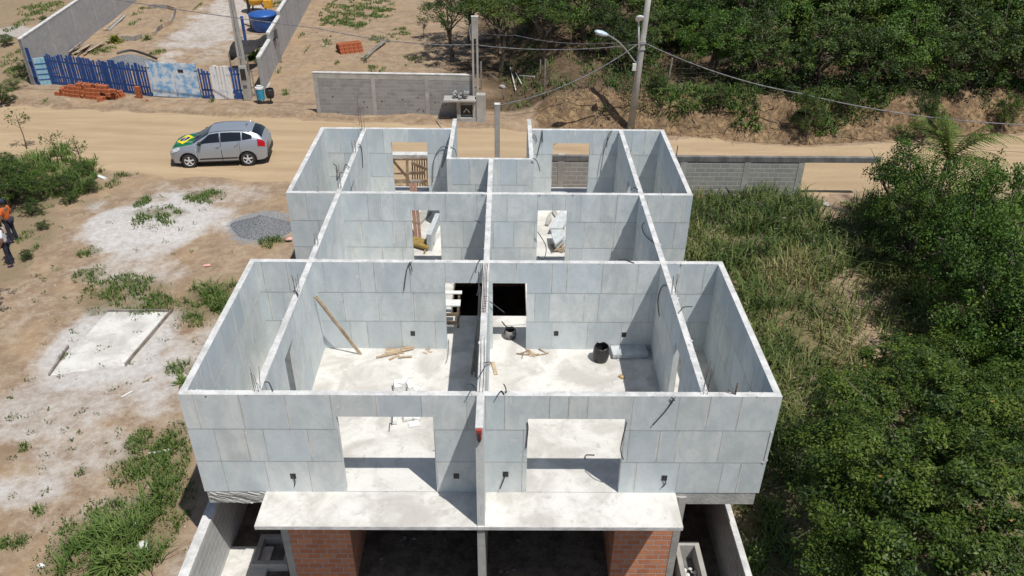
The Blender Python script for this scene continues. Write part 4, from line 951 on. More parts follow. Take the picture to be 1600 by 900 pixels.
# stair landing area beyond the doorways
b2 = pot('bucket', 'dented dark bucket with a whitened side on the landing behind the right doorway', G(797, 529, z=0)+Vector((0,.05,0)), .17, .28, simple('mortar_bucket', (.05,.05,.05), (.30,.29,.27), 5, .8, bs=.4, lo=.42, hi=.55), 'bucket', 0, .015)
mb = MB(); q = G(784, 514, z=.2); mb.beam((0,0,.25), (.15,.05,0), .03); obj1(mb, 'stick', WOODG, q, 'grey stick poking out of the dented bucket', 'stick')
# timber bench/shoring with white boards on top
e = empty('work_bench', (-1.05, 6.35, 0), 0, 'rough timber trestle with white boards behind the left doorway', 'trestle')
mb = MB(); mb.box((-.55, -.25, .72), (.28, .05, .77)); mb.build('board', FOAM, e, bevel=.01)
mb = MB(); mb.box((-.55, .28, .78), (.30, .43, .82)); mb.build('board', FOAM, e, bevel=.01)
for (x, y) in ((-.48,-.2),(.2,-.2),(.2,.3),(-.48,.3)):
    mb = MB(); mb.beam((x, y, 0), (x+.02, y, .73), .08, .06); mb.build('leg', WOOD, e)
for z in (.18, .45): mb = MB(); mb.beam((-.5, -.25, z), (.22, -.25, z+.02), .03, .10, up=(0,0,1)); mb.build('rail', WOOD, e)
for i, (x0, x1, h) in enumerate(((-.24,-.13,2.2),(-.35,-.11,1.8),(-.30,-.16,1.5))):
    mb = MB(); mb.beam((0,0,0), (x1-x0, .9, h), .05, .04); obj1(mb, 'pole', WOODG, (x0-.04, 4.0-.1+i*.12, .02), ('tall grey pole leaning on the dividing wall in the shaded strip','second dark pole leaning on the dividing wall, left of the tall one','shortest pole leaning on the dividing wall in the shade')[i], 'pole', 'poles leaning on the dividing wall')
mb = MB(); mb.box((-.11,-.12,0), (.09,.12,.28)); mb.box((-.08,-.09,.28), (.06,.09,.42)); mb.box((-.02,-.03,.42),(.03,.03,.5))
# red spirit level / clamp at the fin top end
e = empty('clamp', (-.01, -.93, 2.42), 0, 'small red line-block clamped on the front edge of the balcony fin', 'clamp')
mb = MB(); mb.box((-.045, -.05, 0), (.045, .008, .13)); mb.box((-.055, -.055, .16), (.05, .008, .26)); mb.build('grip', RED, e, bevel=.008)
mb = MB(); mb.box((-.025, -.06, -.03), (.025, .006, .2)); mb.build('jaw', CONDU, e, bevel=.005)
# debris seen through the two inner doorways (rear rooms)
def standing(u, v, dx, dy, h, th, a, mat, lb, lean=0, name='panel_offcut', cat='panel'):
    q = G(u, v, z=0); mb = MB(); M = Matrix.Rotation(a, 4, 'Z') @ Matrix.Rotation(lean, 4, 'X'); mb.box((-dx/2, -dy/2, 0), (dx/2, dy/2, h), 0, .5, M)
    return obj1(mb, name, mat, q, lb, cat, bevel=.008)
standing(676, 389, .16, 1.5, .62, 0, -.12, PIECE, 'thick white-topped panel offcut standing on edge in the left rear room').location.y += .6
standing(687, 372, .12, 1.2, .25, 0, -.3, FOAM, 'low white panel strip right of the standing offcut in the left rear room').location.y += .3
standing(657, 352, .35, .9, .12, 0, -.35, CONC, 'grey crumbling slab piece behind the cement bag').location.y += .5
mb = MB(); mb.box((-.42,-.22,0), (.42,.22,.16), 0, .5, Matrix.Rotation(-.5, 4, 'Z')); obj1(mb, 'sack', simple('mustard_sack', (.36,.25,.07), (.24,.17,.06), 6, .8), G(656, 391, z=0)+Vector((0,.25,.05)), 'mustard-brown sack lying in the left rear room doorway', 'sack', bevel=.06)
for i, (u, w_) in enumerate(((647, .12), (653, .10))):
    q = G(u+3, 386, z=0); mb = MB(); mb.beam((0,0,0), (-.22, 1.3, 1.6), w_, .04); obj1(mb, 'plank', simple('red_brown_wood%d' % i, (.30,.17,.12), (.20,.11,.08), 4), q+Vector((0,.2,0)), ('left of two reddish planks leaning in the left rear room','right of two reddish planks leaning in the left rear room')[i], 'plank', 'reddish planks in the left rear room')
mb = MB(); mb.beam((0,0,.02), (.04,.25,.1), .05); obj1(mb, 'stick', WOOD, G(663, 397, z=0), 'short brown stick by the mustard sack', 'stick')
def slab_piece(pts, z, th, lb, mat=PIECE):
    P_ = [G(u, v, z=z) for u, v in pts]; c = P_[0]; n = len(P_); mb = MB()
    mb.add([p-c for p in P_]+[p-c+Vector((0,0,th)) for p in P_], [tuple(range(n))]+[tuple(range(n, 2*n))[::-1]]+[(i, i+n, (i+1) % n+n, (i+1) % n) for i in range(n)])
    o = mb.build('panel_offcut', mat, loc=c); o.data.polygons.foreach_set('use_smooth', [False]*len(o.data.polygons)); return tag(o, lb, 'panel', 'broken panels in the right rear room')
slab_piece([(859,361),(868,342),(878,330),(884,340),(885,352),(878,360)], .15, .10, 'large broken panel furthest back in the right rear room')
slab_piece([(863,375),(861,362),(880,362),(882,372),(868,385)], .32, .08, 'square broken panel on top of the pile in the right rear room')
slab_piece([(866,386),(880,374),(884,378),(870,389)], .08, .12, 'narrow panel strip at the near side of the pile in the right rear room')
slab_piece([(852,352),(856,338),(860,332),(862,345),(857,353)], .03, .05, 'small grey panel scrap left of the pile in the right rear room', CONC)
slab_piece([(862,332),(866,328),(871,334),(868,340)], .03, .05, 'smallest grey scrap at the back of the right rear room', CONC)
mb = MB(); r = random.Random(31)
for _ in range(60):
    q = G(864+r.uniform(0, 18), 386+r.uniform(0, 10), z=0); a = r.random()*3; mb.beam((q.x, q.y, .02+r.random()*.08), (q.x+.12*math.cos(a), q.y+.12*math.sin(a), .03+r.random()*.08), .04, .015)
tag(mb.build('debris', WOOD), 'small brown debris in the right rear room doorway', 'debris', kind='stuff')
# ================================================================= FRONT LOT WALL, GATE PORTAL
yw = 19.2
fw = empty('front_lot_wall', (1.6, yw, -2.25), 0, 'block wall with dark top beam at the front of the lot, right half', 'wall')
mb = MB(); mb.box((0.5, -.07, 0), (11.35, .07, 1.66)); mb.build('wall_face', BLOCKR, fw)
mb = MB(); mb.box((.5, -.09, 1.66), (14.7, .09, 1.90)); mb.build('top_beam', BEAMC, fw, bevel=.015)
for x in (.45, 1.2, 6.4, 9.1, 11.4): mb = MB(); mb.box((x-.13, -.085, 0), (x+.13, .085, 1.657 if x > 1.5 else 1.95)); mb.build('post', CONC, fw)
mb = MB(); mb.box((6.0,-.02,1.9),(6.06,.04,2.3)) if False else mb.tube([(6.05,0,1.8),(6.06,.02,2.35)], .02, 6); mb.build('rebar', STEEL, fw)
gp = empty('gate_portal', (-4.9, 18.7, -2.25), 0, 'concrete portal with white-topped beam in front of the left rear window', 'portal')
mb = MB(); mb.box((0, -.12, 1.95), (3.1, .22, 2.13)); mb.build('top_beam', CAP, gp, bevel=.01)
for x in (.0, 2.86): mb = MB(); mb.box((x, -.1, 0), (x+.22, .1, 1.95)); mb.build('post', CONC, gp)
def timber(u0, v0, u1, v1, w_, lb, y=18.3, mat=WOOD, z0=None):
    a = G(u0, v0, y=y); b = G(u1, v1, y=y+.05); mb = MB(); mb.beam(a-A0, b-A0, w_, .05, up=(0,1,0)); return mb
A0 = Vector((-3.2, 18.2, -2.25))
e = empty('timber_shoring', A0, 0, 'timber shoring of posts, rails, brace and pickets beyond the left rear window', 'shoring')
for nm, args in (('brace', (614,251,638,279,.10)), ('post', (636,246,637,299,.11)), ('rail', (614,249,668,249,.07)), ('rail', (615,271,640,271,.07)), ('rail', (640,270,664,270,.14)), ('rail', (616,283,640,283,.20)), ('rail', (640,283,668,283,.14)), ('brace', (643,254,668,265,.13)), ('brace', (655,283,671,292,.10))):
    timber(*args, '', mat=WOOD).build(nm, WOODP if nm == 'post' or args[4] == .2 else WOOD, e)
for i in range(7):
    u = 644+i*3.8; timber(u, 246, u+1, 292, .05, '', y=18.45).build('picket', WOOD, e)
timber(640,283,658,284,.10,'',y=18.2).build('rail', CONC, e)
# service post behind the terrace
pt_ = G(777, 163, y=yw); e = empty('concrete_post', (pt_.x, yw, -2.22), 0, 'square grey concrete service post standing behind the rear terrace', 'post')
mb = MB(); hh_ = pt_.z+2.22; mb.box((-.11,-.11,-.3), (.11,.11,hh_)); mb.build('shaft', CONC, e, bevel=.015)
mb = MB(); mb.box((-.12,-.12,hh_), (.12,.12,hh_+.03)); mb.build('cap', CAP, e)
# ================================================================= ACROSS THE ROAD
# left compound walls
wa = empty('compound_wall', (-26.9, 33.3, -2.25), math.atan2(54.2-33.3, -28.95+26.9), 'long pale block wall with pilasters along the left side of the far compound', 'wall')
def sloped_wall(e, L, th, h0, h1, mat, cap, n=7):
    mb = MB(); mb.add([(0,-th/2,-.3),(L,-th/2,-.3),(L,th/2,-.3),(0,th/2,-.3),(0,-th/2,h0),(L,-th/2,h1),(L,th/2,h1),(0,th/2,h0)], [(0,3,2,1),(4,5,6,7),(0,1,5,4),(1,2,6,5),(2,3,7,6),(3,0,4,7)]); mb.build('wall_face', mat, e)
    mb = MB(); c = .06; t = th/2+.02; mb.add([(-.02,-t,h0),(L,-t,h1),(L,t,h1),(-.02,t,h0),(-.02,-t,h0+c),(L,-t,h1+c),(L,t,h1+c),(-.02,t,h0+c)], [(0,3,2,1),(4,5,6,7),(0,1,5,4),(1,2,6,5),(2,3,7,6),(3,0,4,7)]); mb.build('capping', cap, e)
    for i in range(n):
        a = .12+i*(L-.3)/(n-1); hh = h0+(h1-h0)*a/L; mb = MB(); mb.box((a-.12, -th/2-.015, -.3), (a+.12, th/2+.015, hh-.003)); mb.build('pilaster', BLOCKP, e)
BLOCKP = simple('pilaster_render', (.44,.43,.42), (.34,.335,.33), 3, .9)
BLOCKL = brickmat('pale_block_wall2', (.33,.325,.33), (.38,.375,.375), (.42,.415,.41), .40, .20, .010, dirt=.3)
sloped_wall(wa, 27, .16, 2.65, 2.75, BLOCKL, CAP, 8)
# right compound wall: stepped cap
bx, by = -13.40, 32.4; bd_ = Vector((-15.25-bx, 54.7-by, 0)); wbz = math.atan2(bd_.y, bd_.x); Lb = bd_.length
wb = empty('compound_wall', (bx, by, -2.25), wbz, 'stepped pale block wall along the right side of the far compound', 'wall')
steps = [(0, 3.6, 1.9), (3.6, 7.6, 2.3), (7.6, 12.4, 2.6), (12.4, 18, 2.9), (18, 27, 3.1)]
for i, (a, b, h) in enumerate(steps):
    mb = MB(); mb.box((a, -.08, -.3), (b, .08, h)); mb.build('wall_face', BLOCKL, wb)
    mb = MB(); mb.box((a+.002, -.11, h), (b-.002, .11, h+.14)); mb.build('capping', CAP, wb, bevel=.02)
    mb = MB(); mb.box((a+.02, -.10, -.3), (a+.16, .10, h-.003)); mb.build('pilaster', BLOCKP, wb)
    if b-a > 3: mb = MB(); mb.box(((a+b)/2, -.088, -.3), ((a+b)/2+.03, .088, h-.003)); mb.build('expansion_joint', BEAMC, wb)
mb = MB(); mb.box((0, -.2, -.3), (Lb, -.08, .12)); mb.build('footing', CONC, wb)
# block wall in the middle
cw = empty('block_wall', (-9.56, 28.75, -2.25), math.atan2(28.5-28.75, -1.2+9.56), 'long grey block wall with white top across the road in the centre', 'wall')
mb = MB(); mb.box((0, -.08, -.3), (8.35, .08, 2.05)); mb.build('wall_face', BLOCKG, cw)
mb = MB(); mb.box((0, -.085, 2.05), (8.35, .085, 2.33)); mb.build('ring_beam', CONC, cw)
mb = MB(); mb.box((-.01, -.1, 2.33), (8.36, .1, 2.37)); mb.build('capping', CAP, cw)
for a in (.0, 3.0, 5.8): mb = MB(); mb.box((a, -.09, -.3), (a+.2, .09, 2.045)); mb.build('pilaster', CONC, cw)
rr = random.Random(3)
for _ in range(12): a, z = rr.uniform(.8, 8), rr.uniform(.3, 1.2); mb = MB(); mb.box((a, -.084, z), (a+.06, -.07, z+.07)); mb.build('weep_hole', BLACKP, cw)
# service post with two legs + meter box beside it
def beamto(mb, a, b, w_, h=None): mb.beam(a, b, w_, h)
e = empty('service_post', (-1.12, 28.35, -2.2), 0, 'tall twin-leg concrete service post at the right end of the central block wall', 'post')
mb = MB(); mb.box((-.16,-.09,-.2), (-.06,.09,4.2)); mb.box((.06,-.09,-.2), (.16,.09,4.2)); mb.box((-.16,-.09,4.2), (.16,.09,5.25)); mb.build('shaft', CONC, e, bevel=.01)
mb = MB(); mb.box((-.17,-.1,5.25), (.17,.1,5.29)); mb.build('cap', CAP, e)
mb = MB(); mb.tube([(-.2,-.02,4.9),(-.26,-.04,4.6),(-.2,-.05,4.1)], .03, 6); mb.build('cable_inlet', GALV, e)
e = empty('meter_niche', (-1.55, 28.0, -2.2), 0, 'rendered meter niche with projecting slab below the service post', 'meter niche')
mb = MB(); mb.box((-.55,-.28,.02), (.45,.3,.25)); mb.box((-.55,-.2,.25),(-.35,.3,1.15)); mb.box((.28,-.25,.25),(.45,.3,1.15)); mb.box((-.35,0,.25),(.28,.3,1.15)); mb.build('body', CONC, e, bevel=.01)
mb = MB(); mb.box((-1.2,-.45,1.16), (.46,.32,1.26)); mb.build('slab', CONC, e, bevel=.01)
mb = MB(); mb.box((.47,-.3,.0), (.95,.1,1.5)); mb.build('side_pier', CONC, e, bevel=.015)
mb = MB(); mb.box((-.33,-.02,.35), (.26,-.005,.85)); mb.build('opening', BLACKP, e)
mb = MB(); mb.tube([(-.2,-.08,.5),(-.05,-.1,.7),(.12,-.08,.5)], .03, 6); mb.build('meter', WHITEM, e)
mb = MB(); r = random.Random(6)
for _ in range(30): b = rock_mb((r.uniform(-.5,.2), r.uniform(-.3,.1), r.uniform(.02,.3)), r.uniform(.06,.13), r); mb.add(b.v, b.f)
obj1(mb, 'rubble_heap', simple('speckled_rubble', (.5,.5,.5), (.08,.08,.085), 9, .9), (-1.75, 28.0, -.93), 'speckled rubble heaped on the slab of the meter niche', 'rubble')
stick(712, 181, 726, 185, .16, FOAM, 'white broken block with an orange end at the foot of the central wall', 'broken_block', cat='block')
stick(683, 190, 691, 200, .05, WOODG, 'dark stake leaning by the roadside below the central wall', 'stake', cat='stake', lift=.2)
# blue picket fence and gates
def fence(p0, p1, label, mat, h=1.75, step=.155, pw=.105, jit=.1, name='picket_fence', cat='fence', rails=(.45, 1.35), gapc=0, extra=None):
    a, b = GT(*p0), GT(*p1); d = b-a; d.z = 0; L = d.length; e = empty(name, a, math.atan2(d.y, d.x), label, cat); r = random.Random(int(p0[0])); mb = MB(); x = 0
    while x < L-.02:
        hh = h+r.uniform(-jit, jit); w_ = pw*r.uniform(.8, 1.15); t = r.uniform(-.03, .03)
        mb.add([(x,-.012,0),(x+w_,-.012,0),(x+w_,.012,0),(x,.012,0),(x+t,-.012,hh),(x+w_+t,-.012,hh-r.uniform(0,.05)),(x+w_+t,.012,hh),(x+t,.012,hh)], [(0,3,2,1),(4,5,6,7),(0,1,5,4),(1,2,6,5),(2,3,7,6),(3,0,4,7)]); x += step*r.uniform(.9, 1.12)
    mb.build('pickets', mat, e)
    for z in rails: mb = MB(); mb.box((0, .015, z), (L, .06, z+.08)); mb.build('rail', mat, e)
    return e
fence((62,133), (53,131), 'narrow blue picket return at the left corner of the blue fence', BLUEP, 2.05, .17, .16)
e = fence((64,133), (82,131), 'light blue boarded panel at the left corner of the picket fence', LBLUE, 1.55, .2, .195, .02, 'fence_panel')
for z in (.3, .6, .9, 1.2): mb = MB(); mb.box((0, -.03, z), (1.1, -.013, z+.05)); mb.build('rail', BLUEP, e)
fence((82,132), (237,151), 'long blue picket fence behind the big brick pile', BLUEP, 1.75, .165, .128)
e = empty('wooden_gate', GT(240,151), math.atan2((GT(316,152)-GT(240,151)).y, (GT(316,152)-GT(240,151)).x), 'blue-and-white washed double gate in the picket fence', 'gate')
Lg = (GT(316,152)-GT(240,151)).length
for k in (0, 1):
    mb = MB(); x0 = .02+k*(Lg/2); n = 8; pw = (Lg/2-.03)/n
    for i in range(n): mb.box((x0+i*pw+.003, -.02, .04), (x0+(i+1)*pw-.003, .015, 1.95+.03*math.sin(i*2))) 
    mb.build('gate_leaf', BWHITE, e); mb = MB(); mb.box((x0, .015, .35), (x0+Lg/2-.03, .06, .45)); mb.box((x0, .015, 1.5), (x0+Lg/2-.03, .06, 1.6)); mb.build('rail', BLUEP, e)
mb = MB(); mb.box((Lg*.62,-.035,1.45), (Lg*.62+.3,-.022,1.62)); mb.build('slot', BLACKP, e)
mb = MB(); mb.box((.0,-.03,1.62), (.16,-.021,1.67)); mb.box((Lg-.16,-.03,1.55), (Lg,-.021,1.6)); mb.build('hinge', BLACKP, e)
fence((318,154), (335,155), 'short blue picket section between the two gates', BLUEP, 1.65, .15, .11)
fence((336,155), (367,155), 'white-washed picket gate right of the double gate', WHITEP, 1.85, .175, .165, .04, 'wooden_gate', 'gate')
fence((368,155), (382,155), 'short blue picket section beside the left service post', BLUEP, 1.7, .15, .11)
fence((391,152), (403,149), 'unpainted grey stakes between the post and the stepped wall', WOODG, 1.6, .15, .07, .2)
mb = MB(); e = fence((300,152.5),(302,152.5), 'x', BLUEP) if False else None
# left service post (twin leg) with meter
p_ = GT(388, 155); e = empty('service_post', p_, 0, 'tall twin-leg concrete service post with meter box beside the blue fence', 'post')
for s in (-1, 1): mb = MB(); mb.beam((s*.17, 0, -.2), (s*.07, 0, 5.6), .11, .16, up=(0,1,0)); mb.build('leg', CONC, e)
for z in (2.3, 3.4, 4.5): mb = MB(); mb.box((-.11,-.06,z), (.11,.06,z+.12)); mb.build('web', CONC, e)
mb = MB(); mb.box((-.2,-.16,.0), (.2,.0,1.9)); mb.build('plinth', CONC, e, bevel=.01)
mb = MB(); mb.box((-.13,-.18,1.15), (.14,-.162,1.75)); mb.build('meter_box', BLACKP, e); mb = MB(); mb.box((-.1,-.18,.7), (.1,-.162,.85)); mb.build('meter_label', BEAMC, e)
mb = MB(); mb.tube([(0,-.05,1.9),(.02,-.06,5.4)], .035, 6); mb.build('service_pipe', GALV, e)
# bins
g = GT(412, 162); e = empty('bin_stand', g, 0, 'blue and white drum mounted on a low stand at the compound corner', 'bin')
mb = MB(); mb.tube([(-.1,0,.25),(-.1,.0,.85)], .22, 14); mb.build('drum', simple('teal_drum', (.03,.22,.38), (.05,.3,.42), 4, .5), e, smooth=False, bevel=.02)
mb = MB(); mb.tube([(-.1,0,.85),(-.1,0,.93)], .235, 14); mb.tube([(-.22,0,1.0),(.02,0,1.0)], .05, 6); mb.build('lid', WHITEM, e)
for s in (-.25, .05): mb = MB(); mb.beam((s,-.05,0), (s,-.05,.3), .05); mb.build('leg', BLACKP, e)
b3 = pot('bin', 'dark open bin beside the blue drum at the compound corner', GT(420, 163)+Vector((.12,.1,.35)), .24, .5, BLACKP, 'bin')
mb = MB(); mb.beam((0,0,-.35), (0,0,.02), .06); mb.build('post', BLACKP, b3)
# bricks
def hollow_brick():
    e = empty('clay_brick', (0, 0, 0)); mb = MB(); L_, W_, H_ = .29, .14, .19; 
    mb.box((-L_/2, -W_/2, 0), (L_/2, W_/2, H_), 0)
    for s in (-1, 1):
        for i in range(2):
            for k in range(3):
                y0 = -W_/2+.018+i*.056; z0_ = .018+k*.055; x = s*(L_/2+.0015); mb.quad((x, y0, z0_), (x, y0+.045, z0_), (x, y0+.045, z0_+.043), (x, y0, z0_+.043), 1)  # flat quads proud of the brick end, core shade painted on
    for k in range(5):
        z = .025+k*.032
        for s in (-1, 1): mb.box((-L_/2+.002, s*(W_/2)-.0015, z), (L_/2-.002, s*(W_/2)+.0015, z+.012), 0)
    o = mb.build('clay_brick', [CLAY, DARKH]); bpy.data.objects.remove(e); return o
BR = hollow_brick(); used_br = [False]
def brick(x, y, z, rz, label, group, tilt=0):
    o = BR if not used_br[0] else BR.copy()
    if used_br[0]: COL.objects.link(o)
    used_br[0] = True; o.name = 'clay_brick'; o.location = (x, y, z); o.rotation_euler = (0, tilt, rz); tag(o, label, 'brick', group); return o
rr = random.Random(17); a = GT(83, 149); b = GT(172, 157); d = (b-a); d.z = 0; L = d.length; d.normalize(); ang = math.atan2(d.y, d.x); nrm_ = Vector((-d.y, d.x, 0))
CRS = ['bottom', 'second', 'third', 'top']; RWS = ['front', 'middle', 'back', 'rearmost']
ORD += ['thirteenth', 'fourteenth', 'fifteenth', 'sixteenth']
for lay, (s0, s1, rows_) in enumerate([(0, L+.15, 3), (.25, L+.05, 3), (.7, L+.3, 2), (1.4, L-.1, 2)]):
    for rw in range(rows_):
        x = s0+rr.uniform(0, .2); kk = 0
        while x < s1-.2:
            q = a+d*(x+.15)+nrm_*(.08+rw*.24+lay*.06)
            if rr.random() < .93: brick(q.x, q.y, TZ(q.x, q.y)+lay*.193, ang+rr.uniform(-.06, .06)+(1.57 if rr.random() < .08 else 0), 'brick %s from left, %s row, %s course, in the pile by the blue fence' % (ORD[kk], RWS[rw], CRS[lay]), 'bricks in the big pile by the blue fence'); kk += 1
            x += .33
for k in range(5):
    q = GT(182+k*2.5, 153-k*.4); brick(q.x, q.y, q.z+(.19 if k % 2 else 0), ang+1.4+rr.uniform(-.2, .2), '%s crosswise orange brick at the right end of the big pile' % ORD[k], 'bricks in the big pile by the blue fence')
q = GT(157, 158); brick(q.x, q.y, q.z, .3, 'single clay brick fallen in front of the big pile', None)
for k in range(5):
    q = GT(220, 152); brick(q.x+.01*(k % 2), q.y, q.z+k*.143, ang, 'brick at position %s from the bottom in the narrow stack by the fence' % ORD[k], 'bricks in the narrow stack by the fence').rotation_euler.x = rad(90)
q = GT(230, 158); o = brick(q.x, q.y, q.z, .5, 'small broken clay brick lying alone below the double gate', None); o.scale = (.5, .8, .5)
a = GT(532, 85); b = GT(570, 80); d = (b-a); d.z = 0; L = d.length; d.normalize(); ang = math.atan2(d.y, d.x); nrm_ = Vector((-d.y, d.x, 0))
for lay in range(3):
    for rw in range(4-lay//2):
        for k in range(int(L/.31)):
            q = a+d*(.15+k*.315)+nrm_*(rw*.2+.1*lay); brick(q.x, q.y, TZ(q.x, q.y)+lay*.193, ang+rr.uniform(-.04, .04), 'brick %s from left, %s row, %s course, in the stack in the empty lot' % (ORD[k], RWS[rw], CRS[lay]), 'bricks in the stack in the empty lot')
for k, (u0, v0, u1, v1) in enumerate(((565,93,598,66),(570,95,604,64),(574,90,603,68))):
    stick(u0, v0, u1, v1, .12, WOODG, ('grey beam nearest the bricks in the empty lot','grey beam furthest right of the three in the empty lot','thin grey beam lying between the other two')[k], 'timber_beam', cat='beam', group='grey beams in the empty lot', lift=.08+.04*k)
# compound yard contents
for k in range(11):
    u0 = 96+k*4.4; v0 = 88-k*.2; stick(u0, v0+rr.uniform(-2, 2), u0+22+rr.uniform(-4, 4), v0-14+rr.uniform(-3, 3), .13, (WOODG, WOODP, WOOD)[k % 3], 'weathered plank, %s from the left in the pile at the left compound wall' % ORD[k], 'plank', cat='plank', group='planks piled at the left compound wall', lift=.1+.06*(k % 4), h=.03)
for k in range(3): stick(163+k*4, 48, 190+k*3, 25, .12, (WOODP, WOODG, CONC)[k], ('pale long board along the left compound wall','grey long board along the left compound wall','concrete lath along the left compound wall')[k], 'board', cat='board', lift=.05)
# curved bed border
bed = [(180,66),(190,63),(211,64),(222,60),(243,56),(246,50),(254,44),(268,38),(272,28),(275,18),(262,14),(245,13),(232,14)]
e = empty('bed_border', GT(211, 64), 0, 'curved border of upright planks round a sandy garden bed', 'border')
for i in range(len(bed)-1):
    p, q = GT(*bed[i]), GT(*bed[i+1]); o_ = e.location; mb = MB(); mb.beam(p-o_+Vector((0,0,.13)), q-o_+Vector((0,0,.13)), .05, .36); mb.build('board', (WOODP, CONC, WOODG)[i % 3], e)
# yellow-green and spiky plants
def fan_plant(u, v, h, n, mat, label, seed, spread=.8, w_=.05, name='plant', cat='plant', droop=.5, leaflets=False, zc=None, trunk=0):
    g = GT(u, v) if zc is None else None
    if zc is not None: q = G(u, v, z=zc); g = Vector((q.x, q.y, TZ(q.x, q.y))); trunk = zc-g.z
    e = empty(name, g, 0, label, cat); R = np.random.default_rng(seed); V = []; F = []; vr = []
    for i in range(n):
        a = R.uniform(0, 6.28); el = R.uniform(.25, 1.35); l = h*R.uniform(.7, 1.15); d = np.array([math.cos(a), math.sin(a), 0]); s = np.array([-math.sin(a), math.cos(a), 0]); k = 7; P = []
        for j in range(k+1):
            t = j/k; P.append(d*l*t*math.cos(el)*spread*1.2+np.array([0, 0, trunk+l*t*math.sin(el)-droop*l*t*t*(1.1-el*.3)]))
        if not leaflets:
            for j in range(k):
                w0, w1 = w_*math.sin(math.pi*(.12+.85*j/k)), w_*math.sin(math.pi*(.12+.85*(j+1)/k)); o = len(V); V += [P[j]-s*w0, P[j]+s*w0, P[j+1]+s*w1, P[j+1]-s*w1]; F.append((o, o+1, o+2, o+3)); vr += [.4+.4*R.random()]*4
        else:
            for j in range(1, 26):
                t = j/26*k; jj = min(int(t), k-1); p = P[jj]+(P[jj+1]-P[jj])*(t-jj); dr = unit(P[jj+1]-P[jj]); ll = w_*math.sin(math.pi*(.1+.85*j/26))*R.uniform(.85, 1.1)
                for sg in (-1, 1):
                    tip = p+s*sg*ll*.8+dr*ll*.55-np.array([0, 0, ll*.35]); wd = dr*.022; o = len(V); V += [p-wd, p+wd, tip+wd*.2, tip-wd*.2]; F.append((o, o+1, o+2, o+3)); vr += [.35+.5*R.random()]*4
            o = len(V); 
            for j in range(k): o = len(V); V += [P[j]-s*.015, P[j]+s*.015, P[j+1]+s*.01, P[j+1]-s*.01]; F.append((o, o+1, o+2, o+3)); vr += [.8]*4
    npmesh('fronds' if leaflets else 'leaves', np.array(V), np.array(F), mat, e, {'var': np.array(vr)})
    if trunk > .3: mb = MB(); mb.tube([(0,0,-.1),(.03,.02,trunk*.5),(0,0,trunk+.1)], [.14,.11,.09], 8); mb.build('trunk', BARK, e, smooth=True)
    return e
L_YEL = leafmat('yellow_leaves', [(.10,.12,.02), (.22,.24,.03), (.38,.36,.05)])
fan_plant(180, 66, .95, 46, L_YEL, 'yellow-green palm-like bush at the left of the garden bed', 3, w_=.07, name='bush', cat='bush')
fan_plant(231, 62, .6, 40, L_GRASS, 'green spiky tuft at the near edge of the garden bed', 4, w_=.03)
fan_plant(398, 92, 1.3, 30, L_TREE, 'dark fan-leaved palm under the black shade cloth', 5, w_=.22, leaflets=True, name='palm', cat='palm')
fan_plant(1482, 250, 3.8, 38, L_TREE, 'feather-leaved palm rising among the trees on the right', 8, w_=.6, leaflets=True, name='palm', cat='palm', zc=.9, droop=.7)
fan_plant(1258, 180, 1.1, 22, L_TREE, 'drooping palm seedling hanging over the ochre bank', 10, w_=.22, leaflets=True, name='palm', cat='palm', droop=.8)
fan_plant(285, 600, .55, 34, L_GRASS, 'spiky grass tuft against the left wall of the house', 11, w_=.02, name='grass_tuft', cat='grass tuft')
fan_plant(175, 885, .8, 60, L_GRASS, 'large grass clump at the bottom left, nearest the camera', 12, w_=.03, name='grass_tuft', cat='grass tuft')
fan_plant(1210, 690, .7, 40, L_GRASS, 'tall grass clump beside the right front corner of the house', 13, w_=.03, name='grass_tuft', cat='grass tuft')
fan_plant(1290, 880, .7, 44, L_FIELD, 'straw-coloured grass clump at the bottom edge right of the passage wall', 14, w_=.025, name='grass_tuft', cat='grass tuft')
# mound with dark cloth behind the fence
g = GT(203, 100); V = []
for i in range(11):
    for j in range(28):
        a = 2*math.pi*j/28; q = i/10; V.append((g.x+q*1.9*math.cos(a), g.y+q*.95*math.sin(a), g.z-.05+.6*(1-q**1.7)+.05*random.random()*(1-q)))
F = np.array([(i*28+j, i*28+(j+1) % 28, (i+1)*28+(j+1) % 28, (i+1)*28+j) for i in range(10) for j in range(28)])[:, ::-1]
tag(npmesh('gravel_heap', np.array(V), F, GRAV, None, smooth=True), 'dark grey gravel heap behind the blue picket fence', 'gravel', kind='stuff')
mb = MB(); mb.tube(arc([(g.x-.7,g.y+.1,g.z+.62),(g.x,g.y+.5,g.z+.7),(g.x+.9,g.y+.3,g.z+.55),(g.x+1.7,g.y+.1,g.z+.3)]), .07, 6)
tag(mb.build('hose', BLACKP), 'black hose draped over the gravel heap', 'hose')
# posts, tank, shade cloth, yellow table
def post(p, h, w_, mat, label, name='post', lean=(0, 0), cat='post'):
    g = GT(*p); mb = MB(); mb.beam((0,0,-.2), (lean[0], lean[1], h), w_, w_); return obj1(mb, name, mat, g, label, cat, bevel=.005)
post((384,66), 1.7, .16, BLUEP, 'blue square post in the compound left of the water tank')
post((393,42), 2.3, .14, BLACKP, 'dark post beside the yellow table in the compound')
post((752,140), 1.6, .09, WOODG, 'wooden stake just right of the tall service post')
post((1042,135), 1.5, .08, WOODG, 'leaning wooden fence stake right of the utility pole', lean=(.12,0))
post((851,135), 1.5, .08, WOODG, 'wooden fence stake in the shade under the grove')
post((844,118), .9, .07, WOODG, 'short wooden stake in the shade left of the taller one')
post((1064,146), .5, .06, WOODG, 'stump of a fence stake near the brink')
post((562,196), 1.6, .02, STEEL, 'thin steel rod upright behind the rear left wall')
g = GT(414, 47); e = empty('water_tank', g, 0, 'round blue plastic water tank behind the stepped wall', 'water tank'); n = 28
